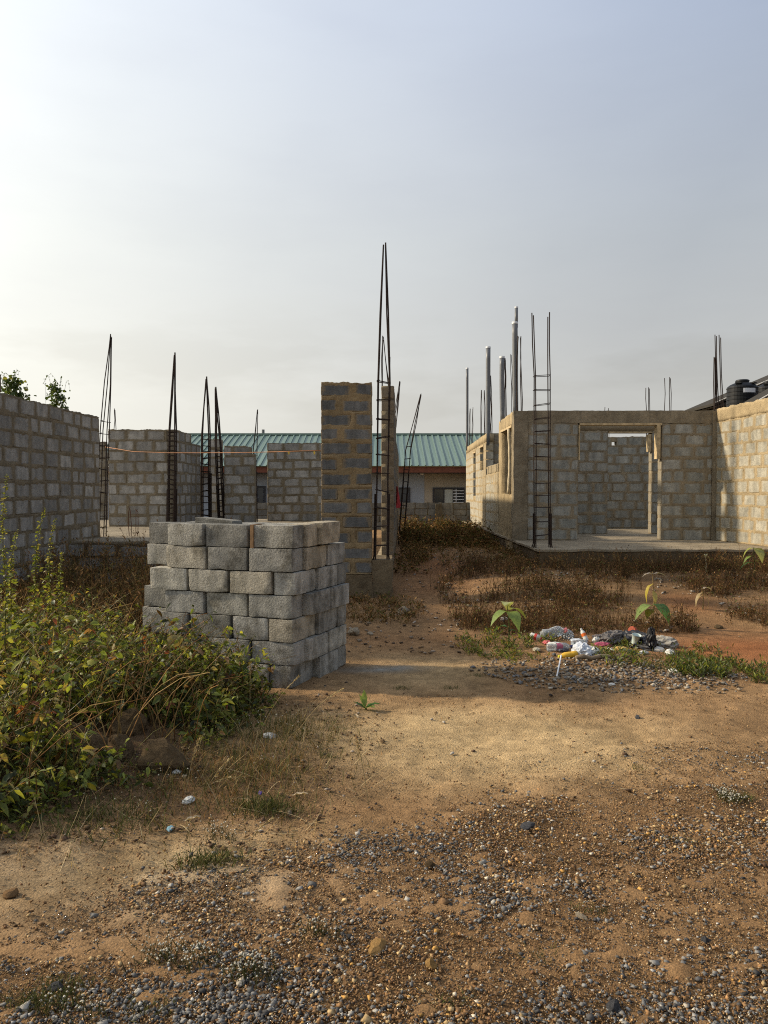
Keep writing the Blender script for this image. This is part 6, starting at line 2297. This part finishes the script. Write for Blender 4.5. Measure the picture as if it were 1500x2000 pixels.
for i, (px_, py_, sx_, cc, lab) in enumerate(SCR):
    crumple('litter_scrap', lab, 'litter', place(px_, py_, .01), sx_, (1.4, .8, .4), mat_simple('litter', cc, .7, 0, .2, 20), 50 + i, .45, 3, group='scraps in the rubbish heap')
b2 = MB()
M_ = Matrix.Translation(place(1240, 1266, .05)) @ Matrix.Rotation(.4, 4, 'Z') @ Matrix.Rotation(.3, 4, 'X')
b2.lathe([(.036, 0), (.046, .10), (.048, .10), (.044, .10), (.034, .005), (0, .005), (0, 0), (.036, 0)], 14, M_)
o = obj('cup', b2.mesh('cup', M_TEAL, True))
tag(o, 'pale teal cup on the black bag', 'cup')
mb_ = MB()
p0_, p1_ = place(1125, 1291, .03), place(1226, 1288, .035)
pts = [p0_.lerp(p1_, k / 7) + Vector((0, .012 * math.sin(k * 1.7), .012 * math.sin(k * 2.3))) for k in range(8)]
mb_.tube(pts, [.021, .025, .021, .02, .021, .018, .019, .014], 8)
tag(obj('stick', mb_.mesh('stick', M_STICK, True)), 'grey-brown wooden stick lying along the front of the heap', 'stick')
mb_ = MB()
p0_, p1_ = place(1087, 1326, .012), place(1096, 1301, .10)
mb_.tube([p0_, p0_.lerp(p1_, .5), p1_], .0065, 8)
tag(obj('stick', mb_.mesh('stick', M_WHITE, True)), 'thin white stick poking up from the earth before the heap', 'stick')
for i, (px_, py_, sx_, lab) in enumerate(((1309, 1277, .05, 'white scrap on the grass past the black bag'), (1316, 1313, .035, 'white flake on the rubble past the heap'), (1195, 1338, .02, 'tiny white scrap standing on the rubble'),
                                          (369, 1566, .027, 'crumpled white paper in the dry tuft by the boulders'), (457, 1362, .040, 'white paper scrap at the shaded foot of the block pile'), (527, 1440, .032, 'small pale wad among the straws below the block pile'),
                                          (985, 1212, .05, 'pale flat scrap on the path past the pier'), (344, 1507, .03, 'pale flake beside the flat-topped boulder'))):
    crumple('paper', lab, 'litter', place(px_, py_), sx_, (1.1, .7, .5), M_PAPER, 20 + i, .45, 3)
for (px_, py_, sx_, mt, lab) in ((332, 1619, .02, M_BLUE, 'light blue plastic scrap on the bare earth'), (508, 1549, .016, mat_simple('violet plastic', (.12, .06, .35), .4, 0, .1), 'violet scrap among dry straws')):
    crumple('plastic_scrap', lab, 'litter', place(px_, py_), sx_, (1.3, .6, .25), mt, 31 + int(px_), .3, 3)
for (px_, py_, lab, az) in ((358, 1608, 'pale curled dead leaf on the bare earth below the tufts', .5), (570, 1557, 'tan dead leaf lying among straws', .1), (700, 1405, 'dry tan leaf near the green sprout', 2.0)):
    V, Fq = blade_leaf(.09, .022, .1, .6)
    c_ = place(px_, py_, .01)
    M_ = Matrix.Translation(c_) @ Matrix.Rotation(az, 4, 'Z')
    o = obj('fallen_leaf', mesh_np('fallen_leaf', np.array([tuple(M_ @ Vector(p)) for p in V]), [np.array(Fq)], M_DRY, np.tile(np.array((.45, .36, .24)), (len(V), 1)), True))
    tag(o, lab, 'leaf')
